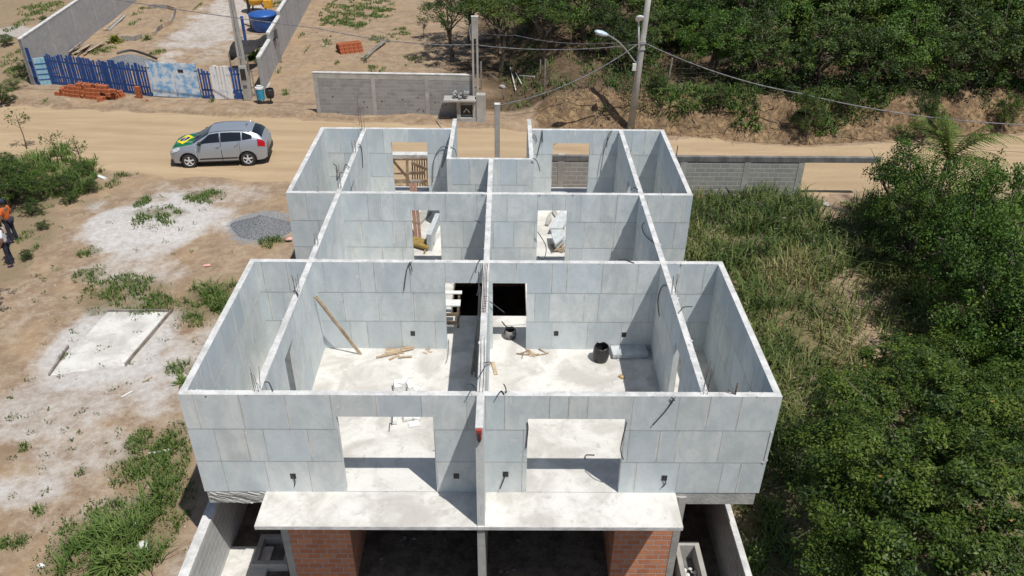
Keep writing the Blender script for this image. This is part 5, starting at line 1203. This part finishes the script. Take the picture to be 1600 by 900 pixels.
mb = MB(); prof = [(.0,.0),(.72,.0),(.80,.12),(.88,.6),(.93,1.0),(.97,1.02),(.97,1.1),(.93,1.12)]
def lathe(mb, prof, n=28):
    o = len(mb.v)
    for (q, z) in prof:
        for k in range(n): mb.v.append((q*math.cos(2*math.pi*k/n), q*math.sin(2*math.pi*k/n), z))
    for i in range(len(prof)-1):
        for k in range(n): mb.f.append((o+i*n+k, o+i*n+(k+1) % n, o+(i+1)*n+(k+1) % n, o+(i+1)*n+k)); mb.m.append(0); mb.t.append(.5)
    return mb
lathe(mb, prof).build('tank_body', TANKB, e, smooth=True); mb = MB(); lathe(mb, [(.98,1.08),(.98,1.14),(.8,1.2),(.4,1.27),(.15,1.3),(.0,1.3)]).build('lid', TANKB, e, smooth=True)
pp = [GT(360,92), GT(430,66)]
e = empty('shade_cloth', GT(360, 88), 0, 'sagging black shade cloth hung between the wall and a pole frame', 'shade cloth'); o_ = e.location
A_ = [G(357,82,z=-1.0), G(362,66,z=-.5), G(400,62,z=-.5), G(432,45,z=.0)]; B_ = [G(360,92,z=-1.5), G(385,86,z=-.9), G(410,70,z=-.8), G(432,58,z=-.3)]
mb = MB(); V = []; n = 14
for i in range(n+1):
    t = i/n*3; k = min(int(t), 2); f_ = t-k; pa = A_[k].lerp(A_[k+1], f_); pb = B_[k].lerp(B_[k+1], f_)
    for j in range(6): s = j/5; q = pa.lerp(pb, s); V.append(q-o_-Vector((0, 0, .28*math.sin(math.pi*s)+.04*math.sin(i*2.1))))
mb.add(V, [(i*6+j, i*6+j+1, (i+1)*6+j+1, (i+1)*6+j) for i in range(n) for j in range(5)]); c_ = mb.build('cloth', SHADE, e, smooth=True); sm = c_.modifiers.new('t', 'SOLIDIFY'); sm.thickness = .01
for (q) in (A_[0], B_[1], A_[3]): mb = MB(); mb.beam((q.x-o_.x, q.y-o_.y, TZ(q.x,q.y)-o_.z), (q-o_), .07); mb.build('pole', WOODG, e)
g = GT(400, 18); e = empty('yellow_table', g, 0, 'round yellow and orange drum top on a dark frame at the top edge', 'cement mixer')
mb = MB(); lathe(mb, [(0,.5),(.5,.55),(.8,.85),(.85,1.1),(.7,1.15),(.3,1.2),(0,1.2)]).build('drum', YEL, e, smooth=True)
for a in (0, 2.1, 4.2): mb = MB(); mb.beam((.4*math.cos(a), .4*math.sin(a), .7), (.9*math.cos(a), .9*math.sin(a), 0), .09); mb.build('leg', BLACKP, e)
mb = MB(); mb.box((.7,-.3,.3), (1.3,.3,.9)); mb.build('motor_box', YEL, e, bevel=.05)
e.name = 'cement_mixer'; e['label'] = 'yellow drum machine on a dark frame at the top edge of the compound'
# ================================================================= UTILITY POLE, LAMPS, CABLES
g = GT(985, 200); top = G(1014, -8, y=g.y); e = empty('utility_pole', g, 0, 'tall round concrete utility pole leaning slightly right on the bank', 'utility pole')
d = top-g; mb = MB(); mb.tube([Vector((0,0,-.4)), d*.5, d*1.25], [.19,.16,.12], 16); mb.build('shaft', CONC, e, smooth=True)
def onp(z): return g+d*((z-g.z)/d.z)
zc_ = G(1003, 66, y=g.y).z; c0 = onp(zc_)
mb = MB(); mb.tube([(c0-g)+Vector((0,0,-.05)), (c0-g)+Vector((0,0,.05))], .19, 14); mb.tube([(c0-g)+Vector((0,0,-.35)), (c0-g)+Vector((0,0,-.3))], .185, 14); mb.build('clamp', GALV, e)
l0 = G(993, 97, y=g.y-.1); l1 = G(975, 74, y=g.y-.5); l2 = G(962, 62, y=g.y-.8); l3 = G(950, 55, y=g.y-1.1); l4 = G(940, 52, y=g.y-1.2)
s = empty('street_lamp', onp(l0.z), 0, 'curved-arm street lamp with bluish lens on the left of the utility pole', 'street lamp'); o_ = s.location
mb = MB(); mb.tube([q-o_ for q in arc([onp(l0.z), l0, l1, l2, l3], 6)], .035, 8); mb.build('arm', GALV, s, smooth=True)
def lamp_head(s, c, dr, mat, k=1.):
    mb = MB(); n = 12; dr = dr.normalized(); u_ = dr.cross(Vector((0,0,1))).normalized(); w_ = u_.cross(dr); o = []
    for i, (t, rw, rh) in enumerate([(-.32,.04,.04),(-.2,.10,.08),(0,.19,.11),(.2,.17,.09),(.32,.05,.03)]):
        for j in range(n): a = 2*math.pi*j/n; mb.v.append(tuple(c+dr*t*k+u_*math.cos(a)*rw*k+w_*math.sin(a)*rh*k))
    for i in range(4):
        for j in range(n): mb.f.append((i*n+j, i*n+(j+1) % n, (i+1)*n+(j+1) % n, (i+1)*n+j)); mb.m.append(0); mb.t.append(.5)
    mb.f.append(tuple(range(n))[::-1]); mb.f.append(tuple(range(4*n, 5*n))); mb.m += [0, 0]; mb.t += [.5, .5]
    mb.build('lamp_head', mat, s, smooth=True)
lamp_head(s, l4-o_, (l4-l3), GLASSW, 1.15)
q0 = G(998, 74, y=g.y-.15); q1 = G(998, 32, y=g.y-.4)
s = empty('street_lamp', q0, 0, 'upright lamp on a thin white stem against the utility pole', 'street lamp')
mb = MB(); mb.tube([Vector((0,.1,-.1)), Vector((0,0,0)), q1-q0], .035, 8); mb.build('stem', WHITEM, s, smooth=True); lamp_head(s, q1-q0+Vector((0,-.05,.1)), Vector((.1,-.8,.5)), WHITEM, 1.05)
q = G(991, 105, y=g.y-.25); mb = MB(); mb.box((-.09,-.06,-.17), (.09,.08,.17)); obj1(mb, 'meter_box', WHITEM, q, 'small white box strapped to the utility pole below the lamp arm', 'box', bevel=.01)
def cable(name, pts, r0, label, mat=CABLE, sag=.0):
    out = []
    for i in range(len(pts)-1):
        a, b = Vector(pts[i]), Vector(pts[i+1])
        for k in range(18): t = k/18; p_ = a.lerp(b, t); p_.z -= sag*4*t*(1-t); out.append(p_)
    out.append(Vector(pts[-1])); mb = MB(); mb.tube(out, r0, 6); return tag(mb.build(name, mat, smooth=True), label, 'cable')
ptop = Vector((pt_.x, yw, pt_.z-.05))
cable('power_cable', [c0+Vector((-.15,-.1,0)), ptop], .022, 'pale cable dropping from the utility pole to the grey concrete post', sag=.45)
cable('power_cable', [c0+Vector((-.15,0,-.1)), Vector((-1.12, 28.3, G(743,70,y=28.3).z)), Vector((-9, 29.0, G(560,45,y=29).z)), Vector((-30, 31, 5))], .022, 'thin bluish cable running left from the pole past the twin-leg post', sag=.25)
cable('power_cable', [c0+Vector((-.15,.1,.05)), G(805, 55, y=33), G(690,30,y=38)], .018, 'upper thin cable running left into the grove', sag=.3)
cable('power_cable', [c0+Vector((.15,0,-.05)), G(1250,146,y=26.0), G(1600,195,y=24.0), G(1900,215,y=23)], .026, 'thick grey cable sagging from the pole to the right edge', sag=.28)
for k, z in enumerate((.95, .7, .45)):
    a = GT(1042, 135); cable('barbed_wire', [a+Vector((0,0,z)), a+Vector((3.2,.5,z))], .005, ('top strand of the wire fence right of the pole','middle strand of the wire fence right of the pole','bottom strand of the wire fence right of the pole')[k], STEEL, .05)
# grove litter: fallen branches and pale trunks in the shade
for k, (u0, v0, u1, v1, w_, lb) in enumerate([(812,122,835,124,.07,'pale fallen branch lying in the shade of the grove'),(797,108,806,145,.05,'thin pale branch upright in the shade of the grove'),(806,118,815,135,.05,'pale forked branch in the shade of the grove'),(762,118,778,128,.05,'thin branch near the wooden stake under the grove'),(1056,128,1068,138,.05,'pale broken branch by the fence stakes')]):
    stick(u0, v0, u1, v1, w_, L_DRY if False else WHITEM if k < 3 else WOODG, lb, 'branch', cat='branch', lift=.15)
g = GT(785, 138); tag(rock_mb((0,0,.1), .2, random.Random(4)).build('stone', CONC, loc=g), 'round grey stone in the shade of the grove', 'stone')
# ================================================================= CAR
CARP = newmat('silver_paint')[0]; p = CARP.node_tree.nodes['Principled BSDF']; p.inputs['Base Color'].default_value = (.42,.46,.52,1); p.inputs['Metallic'].default_value = .55; p.inputs['Roughness'].default_value = .42; p.inputs['Coat Weight'].default_value = .3; p.inputs['Coat Roughness'].default_value = .06
GLS = newmat('dark_car_glass')[0]; p = GLS.node_tree.nodes['Principled BSDF']; p.inputs['Base Color'].default_value = (.012,.015,.02,1); p.inputs['Roughness'].default_value = .06; p.inputs['Specular IOR Level'].default_value = .7
TYRE = simple('tyre_rubber', (.025,.025,.027), (.05,.045,.04), 9, .85, bs=.2)
RIM = simple('alloy_rim', (.72,.73,.75), (.62,.63,.65), 9, .4, .2, bs=0)
TRIM = simple('black_trim', (.03,.03,.032), (.045,.045,.045), 9, .6, bs=.05)
CHROME = simple('chrome', (.75,.75,.76), (.7,.7,.71), 5, .15, 1, bs=0)
REDL = simple('tail_lens', (.5,.01,.02), (.38,.01,.02), 8, .2, bs=0, spec=.6)
HEADL = simple('head_lens', (.75,.78,.8), (.6,.63,.66), 8, .15, bs=0, spec=.7)
f0, r0_ = GT(300, 261), GT(391, 258); f0.z = r0_.z = 0
ax_ = (r0_-f0).normalized(); ny_ = Vector((-ax_.y, ax_.x, 0)); cc = (f0+r0_)/2+ny_*.78
car = empty('parked_car', (cc.x, cc.y, TZ(cc.x, cc.y)), math.atan2(ax_.y, ax_.x), 'silver five-door car with a green flag on its bonnet, parked on the dirt road', 'car')
# local: x front(-) to rear(+), length 4.36; wheels at -1.33, 1.29 ; z up
XW = (-1.33, 1.28); RW = .335
kx = [-2.18,-2.14,-2.02,-1.75,-1.4,-1.08,-.75,-.3,.15,.7,1.2,1.55,1.85,2.02,2.12,2.18]
k_hw = [.58,.66,.76,.84,.885,.90,.905,.91,.915,.915,.91,.895,.87,.83,.77,.72]     # half width at the bulge
k_belt = [.66,.76,.86,.97,1.03,1.075,1.10,1.13,1.15,1.175,1.20,1.21,1.20,1.16,1.08,.98]
k_top = [.67,.78,.89,1.01,1.085,1.14,1.33,1.575,1.635,1.64,1.615,1.57,1.46,1.30,1.13,1.00]
k_rw = [.50,.56,.64,.69,.71,.70,.66,.62,.61,.61,.60,.585,.60,.64,.66,.64]
k_bot = [.30,.24,.22,.22,.24,.25,.25,.25,.25,.25,.25,.26,.27,.30,.34,.40]
def ci(k, x): return float(np.interp(x, kx, k))
def smo(k, x): return (ci(k, x-.06)+2*ci(k, x)+ci(k, x+.06))/4
def csurf(x, t, off=0.):
    """t in 0..3 per side (signed): 0..1 sill-belt, 1..2 belt-roof edge, 2..3 to centre"""
    s = -1 if t < 0 else 1; t = abs(t)
    hw, zb, zt, rw, zo = smo(k_hw, x), smo(k_belt, x), smo(k_top, x), smo(k_rw, x), smo(k_bot, x)
    for xw in XW:
        dd = abs(x-xw)
        if dd < RW+.06: zo = max(zo, .335+math.sqrt((RW+.06)**2-dd*dd))
    def f(t):
        if t <= 1: z = zo+(zb-zo)*t; b = (z-.25)/(zb-.25+1e-6); y = hw*(.955+.045*math.sin(math.pi*min(1, max(0, b))*.9+.2))-.035*max(0, b-.75)/.25; return Vector((x, y, z))
        if t <= 2: q = t-1; y0 = hw*(.955+.045*math.sin(math.pi*.9+.2))-.035; return Vector((x, y0+(rw-y0)*q**1.0+.02*math.sin(math.pi*q), zb+(zt-.05-zb)*q+.015*math.sin(math.pi*q)*(zt-zb > .1)))
        q = t-2; return Vector((x, rw*math.cos(q*math.pi/2), zt-.05+.05*math.sin(q*math.pi/2)))
    P_ = f(t); e1 = 1e-2
    if off:
        a = f(min(3, t+e1)); b = f(max(0, t-e1)); tg = (a-b).normalized(); n_ = Vector((0, tg.z, -tg.y))
        if n_.y < 0 and t < 2.5: n_ = -n_
        if t >= 2.5 and n_.z < 0: n_ = -n_
        P_ = P_+n_*off
    P_.y *= -s if True else s
    return P_
def cpatch(name, X, Tt, mat, off=.008, parent=car, side=1):
    mb = MB(); nx_, nt_ = len(X), len(Tt)
    for x in X:
        for t in Tt: mb.v.append(tuple(csurf(x, t*side if not callable(t) else t(x)*side, off)))
    for i in range(nx_-1):
        for j in range(nt_-1): q = (i*nt_+j, i*nt_+j+1, (i+1)*nt_+j+1, (i+1)*nt_+j); mb.f.append(q if side > 0 else q[::-1]); mb.m.append(0); mb.t.append(.5)
    return mb.build(name, mat, parent, smooth=True)
X = sorted(set(list(np.linspace(-2.18, 2.18, 110))+[xw+dx for xw in XW for dx in (-.395,-.39,.39,.395)])); Ts = [0,.12,.25,.4,.55,.7,.85,.95,1,1.06,1.25,1.5,1.75,1.94,2,2.1,2.25,2.5,2.75,3]
mb = MB(); full_t = [-t for t in Ts]+[t for t in Ts[::-1][1:]]; full_t[0] = -1e-9
for x in X:
    for t in full_t: mb.v.append(tuple(csurf(x, t)))
n_ = len(full_t)
for i in range(len(X)-1):
    for j in range(n_-1): mb.f.append((i*n_+j, i*n_+j+1, (i+1)*n_+j+1, (i+1)*n_+j)); mb.m.append(0); mb.t.append(.5)
mb.f.append(tuple(range(n_))); mb.f.append(tuple(range((len(X)-1)*n_, len(X)*n_))[::-1]); mb.m += [0, 0]; mb.t += [.5, .5]
bo = mb.build('body', CARP, car, smooth=True)
# glass
def gp_(u0, u1, fn0, fn1, name, side, n=14):
    mb = MB(); X = np.linspace(u0, u1, n)
    for x in X:
        for k in range(5): t = fn0(x)+(fn1(x)-fn0(x))*k/4; mb.v.append(tuple(csurf(x, t*side, .010)))
    for i in range(n-1):
        for k in range(4): q = (i*5+k, i*5+k+1, (i+1)*5+k+1, (i+1)*5+k); mb.f.append(q if side > 0 else q[::-1]); mb.m.append(0); mb.t.append(.5)
    return mb.build(name, GLS, car, smooth=True)
for s in (1, -1):
    tf = lambda x: 1.06+.84*min(1, max(0, (x+.93)/.62))**.8*(1 if x < 1.2 else max(.45, 1-(x-1.2)*1.0))
    gp_(-.90, .14, lambda x: 1.06, tf, 'side_window', s); gp_(.20, 1.10, lambda x: 1.06, tf, 'side_window', s); gp_(1.15, 1.58, lambda x: 1.08+.25*max(0, x-1.15), tf, 'side_window', s, 8)
    cpatch('side_moulding', np.linspace(-.85, .85, 16), [.16, .20, .23], TRIM, .014, side=s)
    for (x0, x1) in ((-.93,.165),(.175,1.0)):
        d_ = cpatch('door', np.linspace(x0+.01, x1-.01, 14), [.06,.3,.6,.85,1.02], CARP, .004, side=s)
        for xx in (x0, x1-.0): cpatch('door_gap', [xx-.007, xx+.007], [.05,.3,.6,.9,1.0,1.5 if xx > -.8 else 1.05], TRIM, .006, d_ if False else car, side=s)
        a_, b_2 = csurf(x1-.22, .80*s, .03), csurf(x1-.04, .82*s, .03); mb = MB(); mb.beam(a_, b_2, .03, .035); h_ = mb.build('handle', CHROME, d_, bevel=.008)
    cpatch('sill', np.linspace(-.93, .88, 14), [0, .03, .06], TRIM, .012, side=s)
    for q in (-1.33, 1.28):
        w_e = empty('wheel', (q, -s*.80 if False else s*.80, .335)); w_e.parent = car
        mb = MB(); pr = [(.22,-.10),(.31,-.10),(.335,-.07),(.335,.07),(.31,.10),(.22,.10)]
        for (r_, yy) in pr:
            for k in range(28): mb.v.append((r_*math.cos(2*math.pi*k/28), yy, r_*math.sin(2*math.pi*k/28)))
        for i in range(5):
            for k in range(28): mb.f.append((i*28+k, i*28+(k+1) % 28, (i+1)*28+(k+1) % 28, (i+1)*28+k)); mb.m.append(0); mb.t.append(.5)
        mb.build('tyre', TYRE, w_e, smooth=False)
        mb = MB(); sd = s
        for (r_, yy) in [(.235,.095),(.215,.10),(.20,.06)]:
            for k in range(28): mb.v.append((r_*math.cos(2*math.pi*k/28), yy*sd, r_*math.sin(2*math.pi*k/28)))
        for i in range(2):
            for k in range(28): mb.f.append((i*28+k, i*28+(k+1) % 28, (i+1)*28+(k+1) % 28, (i+1)*28+k)); mb.m.append(0); mb.t.append(.5)
        for k in range(5):
            a = 2*math.pi*k/5+.3; c_2, s_2 = math.cos(a), math.sin(a)
            for w1 in (0,): mb.beam((c_2*.03, .085*sd, s_2*.03), (c_2*.215, .092*sd, s_2*.215), .065, .02, up=(0, 1, 0))
        mb.tube([(0,.07*sd,0),(0,.105*sd,0)], .055, 12); mb.build('rim', RIM, w_e)
        mb = MB(); mb.tube([(0,.03*sd,0),(0,.045*sd,0)], .21, 20); mb.build('brake_disc', TRIM, w_e)
    # arch liners
    for q in XW:
        mb = MB(); N_ = 20
        for k in range(N_+1):
            a = math.pi*k/N_
            for (rr_, yy) in ((.39, .905), (.415, .918), (.395, .70)): mb.v.append((q+rr_*math.cos(a), s*yy, .335+rr_*math.sin(a)))
        for k in range(N_):
            for (i0, i1) in ((0, 1), (0, 2)): mb.f.append((k*3+i0, k*3+i1, (k+1)*3+i1, (k+1)*3+i0)); mb.m.append(0); mb.t.append(.5)
        mb.build('wheel_arch', TRIM, car, smooth=True)
    # mirror
    mp_ = csurf(-.72, 1.1*s, .02); mb = MB(); mb.box((-.08,-.11,-.06), (.06,.11,.07)); o = mb.build('mirror', TRIM, car, bevel=.03); o.location = mp_+Vector((0, (.10 if mp_.y > 0 else -.10), .03))
    # lights
    cpatch('headlight', np.linspace(-2.10, -1.66, 8), [.78,.84,.92,1.0], HEADL, .012, side=s)
    cpatch('taillight', np.linspace(1.80, 2.12, 8), [.72,.82,.92,1.02,1.2], REDL, .014, side=s)
# windscreen, rear window, sunroof-like roof stays paint
def tpatch(name, x0, x1, mat, tm, off=.010, n=10, tm2=None, parent=car):
    mb = MB(); tm2 = tm2 or tm
    for i in range(n):
        x = x0+(x1-x0)*i/(n-1); tt = tm+(tm2-tm)*i/(n-1)
        row_ = [tt+(3-tt)*k/6 for k in range(7)]
        for t in [-t for t in row_]+row_[::-1][1:]: mb.v.append(tuple(csurf(x, t, off)))
    for i in range(n-1):
        for k in range(12): mb.f.append((i*13+k, i*13+k+1, (i+1)*13+k+1, (i+1)*13+k)); mb.m.append(0); mb.t.append(.5)
    return mb.build(name, mat, parent, smooth=True)
tpatch('windscreen', -1.06, -.34, GLS, 2.02); tpatch('rear_window', 1.60, 2.0, GLS, 2.05)
tpatch('bonnet', -2.0, -1.12, CARP, 2.0, .006)
mb = MB(); mb.box((-2.215,-.5,.38), (-2.14,.5,.60)); mb.box((-2.2,-.72,.22), (-2.05,.72,.36)); mb.build('grille', TRIM, car, bevel=.03)
mb = MB(); mb.box((2.06,-.74,.34), (2.22,.74,.60)); mb.build('rear_bumper', TRIM, car, bevel=.04)
mb = MB(); mb.box((-1.95,-.6,.2), (1.9,.6,.4)); mb.build('underbody', TRIM, car)
mb = MB(); mb.tube([(1.25,0,1.66),(1.35,0,1.70)], .02, 6); mb.build('antenna', TRIM, car)
for s in (-1, 1): mb = MB(); mb.tube([Vector((x, s*.60, smo(k_top, x)-.02)) for x in np.linspace(-.3, 1.5, 12)], .018, 6); mb.build('roof_rail', CHROME, car, smooth=True)
mb = MB(); mb.box((-2.235,-.2,.30), (-2.215,.2,.40)); mb.build('number_plate', WHITEM, car)
# flag lying on the bonnet
fl = empty('flag', car.location, car.rotation_euler.z, 'green flag with yellow rhombus and blue disc spread over the car bonnet', 'flag')
FG = simple('flag_green', (.005,.16,.06), (.004,.12,.05), 6, .8, bs=.2); FY = simple('flag_yellow', (.80,.68,.02), (.7,.6,.02), 6, .8, bs=.2); FB = simple('flag_blue', (.01,.02,.22), (.01,.02,.17), 6, .8, bs=.1); FW = simple('flag_white', (.8,.8,.8), (.75,.75,.75), 6, .8, bs=0)
def bp(a, b, off):   # a along car x (0 nose .. 1 windscreen), b across -1..1
    x = -2.03+a*.95; y = b*.74; zt = smo(k_top, x); rw = smo(k_rw, x)
    if abs(y) <= rw: z = zt-.05+.05*math.sqrt(max(0, 1-(y/rw)**2))
    else: z = zt-.05-(abs(y)-rw)*.55
    return Vector((x, y, z+off+.012+.008*math.sin(b*9+a*5)))
mb = MB(); na_, nb_ = 16, 24
for i in range(na_+1):
    for j in range(nb_+1): mb.v.append(tuple(bp(i/na_, -1+2*j/nb_, .0)))
for i in range(na_):
    for j in range(nb_): mb.f.append((i*(nb_+1)+j, i*(nb_+1)+j+1, (i+1)*(nb_+1)+j+1, (i+1)*(nb_+1)+j)); mb.m.append(0); mb.t.append(.5)
mb.build('field', FG, fl, smooth=True)
def poly2(name, fn, off, mat, n=40, rings=6):
    mb = MB(); 
    for r_ in range(rings+1):
        for k in range(n): a, b = fn(2*math.pi*k/n, r_/rings); mb.v.append(tuple(bp(a, b, off)))
    for r_ in range(rings):
        for k in range(n): mb.f.append((r_*n+k, r_*n+(k+1) % n, (r_+1)*n+(k+1) % n, (r_+1)*n+k)); mb.m.append(0); mb.t.append(.5)
    mb.build(name, mat, fl, smooth=True)
def rh(t, r):
    c, s = math.cos(t), math.sin(t); q = r/(abs(c)+abs(s)); return .5+c*q*.42, s*q*.80
poly2('rhombus', rh, .006, FY); poly2('disc', lambda t, r: (.5+math.cos(t)*r*.235, math.sin(t)*r*.30), .012, FB)
mb = MB()
for k in range(13):
    b = -.27+.54*k/12; a = .46+.10*(b/.27)*.6-.10*(b/.27)**2*.5+.06; 
    for da in (-.022, .022): mb.v.append(tuple(bp(a+da, b, .018)))
for k in range(12): mb.f.append((k*2, k*2+1, k*2+3, k*2+2)); mb.m.append(0); mb.t.append(.5)
mb.build('band', FW, fl, smooth=True)
# ================================================================= PEOPLE (left edge)
SKIN = simple('skin', (.24,.12,.07), (.20,.10,.06), 6, .6, bs=0); HAIR = simple('hair', (.02,.015,.012), (.03,.02,.015), 9, .7, bs=.3)
ORG = simple('orange_cloth', (.62,.15,.04), (.5,.11,.03), 4, .9, bs=.2); JEAN = simple('dark_trousers', (.02,.025,.045), (.035,.04,.06), 9, .9, bs=.2); WSH = simple('white_cloth', (.72,.74,.78), (.62,.64,.7), 4, .9, bs=.2); SHOE = simple('shoe', (.03,.05,.12), (.02,.03,.06), 4, .6, bs=0); NAVY = simple('cap_navy', (.02,.03,.06), (.03,.04,.08), 9, .8, bs=0)
def skinmesh(name, V, E, rad_, mat, parent, root=0, sub=2):
    me = bpy.data.meshes.new(name); me.from_pydata([tuple(v) for v in V], E, []); me.materials.append(mat); o = bpy.data.objects.new(name, me); COL.objects.link(o); o.parent = parent
    sk = o.modifiers.new('skin', 'SKIN'); sk.use_smooth_shade = True
    lay = me.skin_vertices[0] if me.skin_vertices else None
    if lay is None:
        bpy.context.view_layer.objects.active = o; 
    lay = me.skin_vertices[0]
    for i, r_ in enumerate(rad_): lay.data[i].radius = r_ if isinstance(r_, tuple) else (r_, r_); lay.data[i].use_root = (i == root)
    sb = o.modifiers.new('sub', 'SUBSURF'); sb.levels = sb.render_levels = sub; return o
def person(loc_, rz, label, top, legs, hat=None, arm_bend=0.5):
    e = empty('person', loc_, rz, label, 'person')
    J = dict(pel=(0,0,.93), wai=(0,.0,1.08), che=(0,.01,1.30), nk=(0,.01,1.46), h0=(0,-.01,1.56), h1=(0,-.015,1.66), h2=(0,0,1.74),
             sl=(-.18,.01,1.40), el=(-.25,.03,1.13), wl=(-.20,-.16,.98), hl=(-.18,-.22,.94), sr=(.18,.01,1.40), er=(.26,.03,1.13), wr=(.24,-.10,.90), hr=(.23,-.14,.83),
             pl=(-.09,0,.90), kl=(-.11,-.02,.50), al=(-.12,.03,.09), fl=(-.13,-.14,.04), pr=(.09,0,.90), kr=(.11,-.03,.50), ar=(.12,.02,.09), fr=(.14,-.15,.04))
    K = list(J); ix = {k: i for i, k in enumerate(K)}
    E = [(a, b) for a, b in (('pel','wai'),('wai','che'),('che','nk'),('nk','h0'),('h0','h1'),('h1','h2'),('che','sl'),('sl','el'),('el','wl'),('wl','hl'),('che','sr'),('sr','er'),('er','wr'),('wr','hr'),('pel','pl'),('pl','kl'),('kl','al'),('al','fl'),('pel','pr'),('pr','kr'),('kr','ar'),('ar','fr'))]
    rd_ = dict(pel=(.14,.10), wai=(.12,.09), che=(.15,.10), nk=.05, h0=(.07,.08), h1=(.075,.09), h2=.05, sl=.055, el=.04, wl=.026, hl=(.035,.02), sr=.055, er=.04, wr=.026, hr=(.035,.02), pl=.085, kl=.055, al=.038, fl=.035, pr=.085, kr=.055, ar=.038, fr=.035)
    skinmesh('body', [J[k] for k in K], [(ix[a], ix[b]) for a, b in E], [rd_[k] for k in K], SKIN, e)
    # five fingers per hand
    for sd, w_, h_ in ((-1, 'wl', 'hl'), (1, 'wr', 'hr')):
        hp = Vector(J[h_]); dd = (hp-Vector(J[w_])).normalized(); sdv = Vector((1, 0, 0)) if abs(dd.x) < .9 else Vector((0, 1, 0)); mb = MB()
        for i, l in enumerate((.062, .072, .067, .052)):
            b_ = hp+sdv*(i-1.5)*.019; mb.tube([b_, b_+dd*l*.55, b_+dd*l*.85+Vector((0,-.02,-.015))], [.010,.009,.006], 6)
        mb.tube([hp-dd*.03-sdv*sd*.02, hp-sdv*sd*.05+dd*.01, hp-sdv*sd*.045+dd*.035], [.012,.010,.007], 6); mb.build('fingers', SKIN, e, smooth=True)
    def sub(name, ks, es, sc_, mat, trims=()):
        V = [Vector(J[k]) for k in ks]
        for k, k2, f in trims: V[ks.index(k)] = Vector(J[k]).lerp(Vector(J[k2]), f)
        idx = {k: i for i, k in enumerate(ks)}; rr_ = [tuple(x+sc_ for x in (rd_[k] if isinstance(rd_[k], tuple) else (rd_[k],)*2)) for k in ks]
        return skinmesh(name, V, [(idx[a], idx[b]) for a, b in es], rr_, mat, e)
    sub('shirt', ['pel','wai','che','nk','sl','el','sr','er'], [('pel','wai'),('wai','che'),('che','nk'),('che','sl'),('sl','el'),('che','sr'),('sr','er')], .022, top, (('nk','che',.45),('el','sl',.25),('er','sr',.25)))
    sub('trousers', ['pel','pl','kl','al','pr','kr','ar'], [('pel','pl'),('pl','kl'),('kl','al'),('pel','pr'),('pr','kr'),('kr','ar')], .018, legs)
    for k, k2 in (('al','fl'), ('ar','fr')): skinmesh('shoe', [Vector(J[k])+Vector((0,.03,-.035)), Vector(J[k2])], [(0, 1)], [(.05,.045), (.045,.035)], SHOE, e)
    mb = MB(); lathe(mb, [(.098,1.62),(.10,1.68),(.085,1.745),(.045,1.775),(.0,1.78)], 16); mb.v = [(x*.88, y*1.08+.012, z+ (0.02 if y < 0 else -.03)*(z < 1.7)) for x, y, z in mb.v]; mb.build('hair', HAIR, e, smooth=True)
    if hat: mb = MB(); lathe(mb, [(.112,1.68),(.108,1.74),(.07,1.79),(0,1.80)], 16); mb.box((-.07,-.20,1.675), (.07,-.08,1.69)); mb.v = [(x*.9, y*1.08+.01, z) for x, y, z in mb.v]; mb.build('cap', hat, e, smooth=True)
    mb = MB(); mb.add([(-.014,-.096,1.60),(.014,-.096,1.60),(0,-.125,1.605),(0,-.10,1.65)], [(0,1,2),(1,3,2),(3,0,2)]); mb.box((-.042,-.101,1.648), (-.020,-.090,1.658)); mb.box((.020,-.101,1.648), (.042,-.090,1.658)); mb.box((-.025,-.098,1.567), (.025,-.086,1.575))
    mb.build('face_features', HAIR if False else SKIN, e, smooth=False); return e
def hand_at(u, v): return GT(u, v)
p1 = GT(24, 377); person(p1, rad(-100), 'person in an orange shirt and dark cap at the left edge', ORG, JEAN, NAVY)
p2 = GT(20, 414); person(p2, rad(-70), 'person in a white shirt and dark jeans at the left edge', WSH, JEAN)
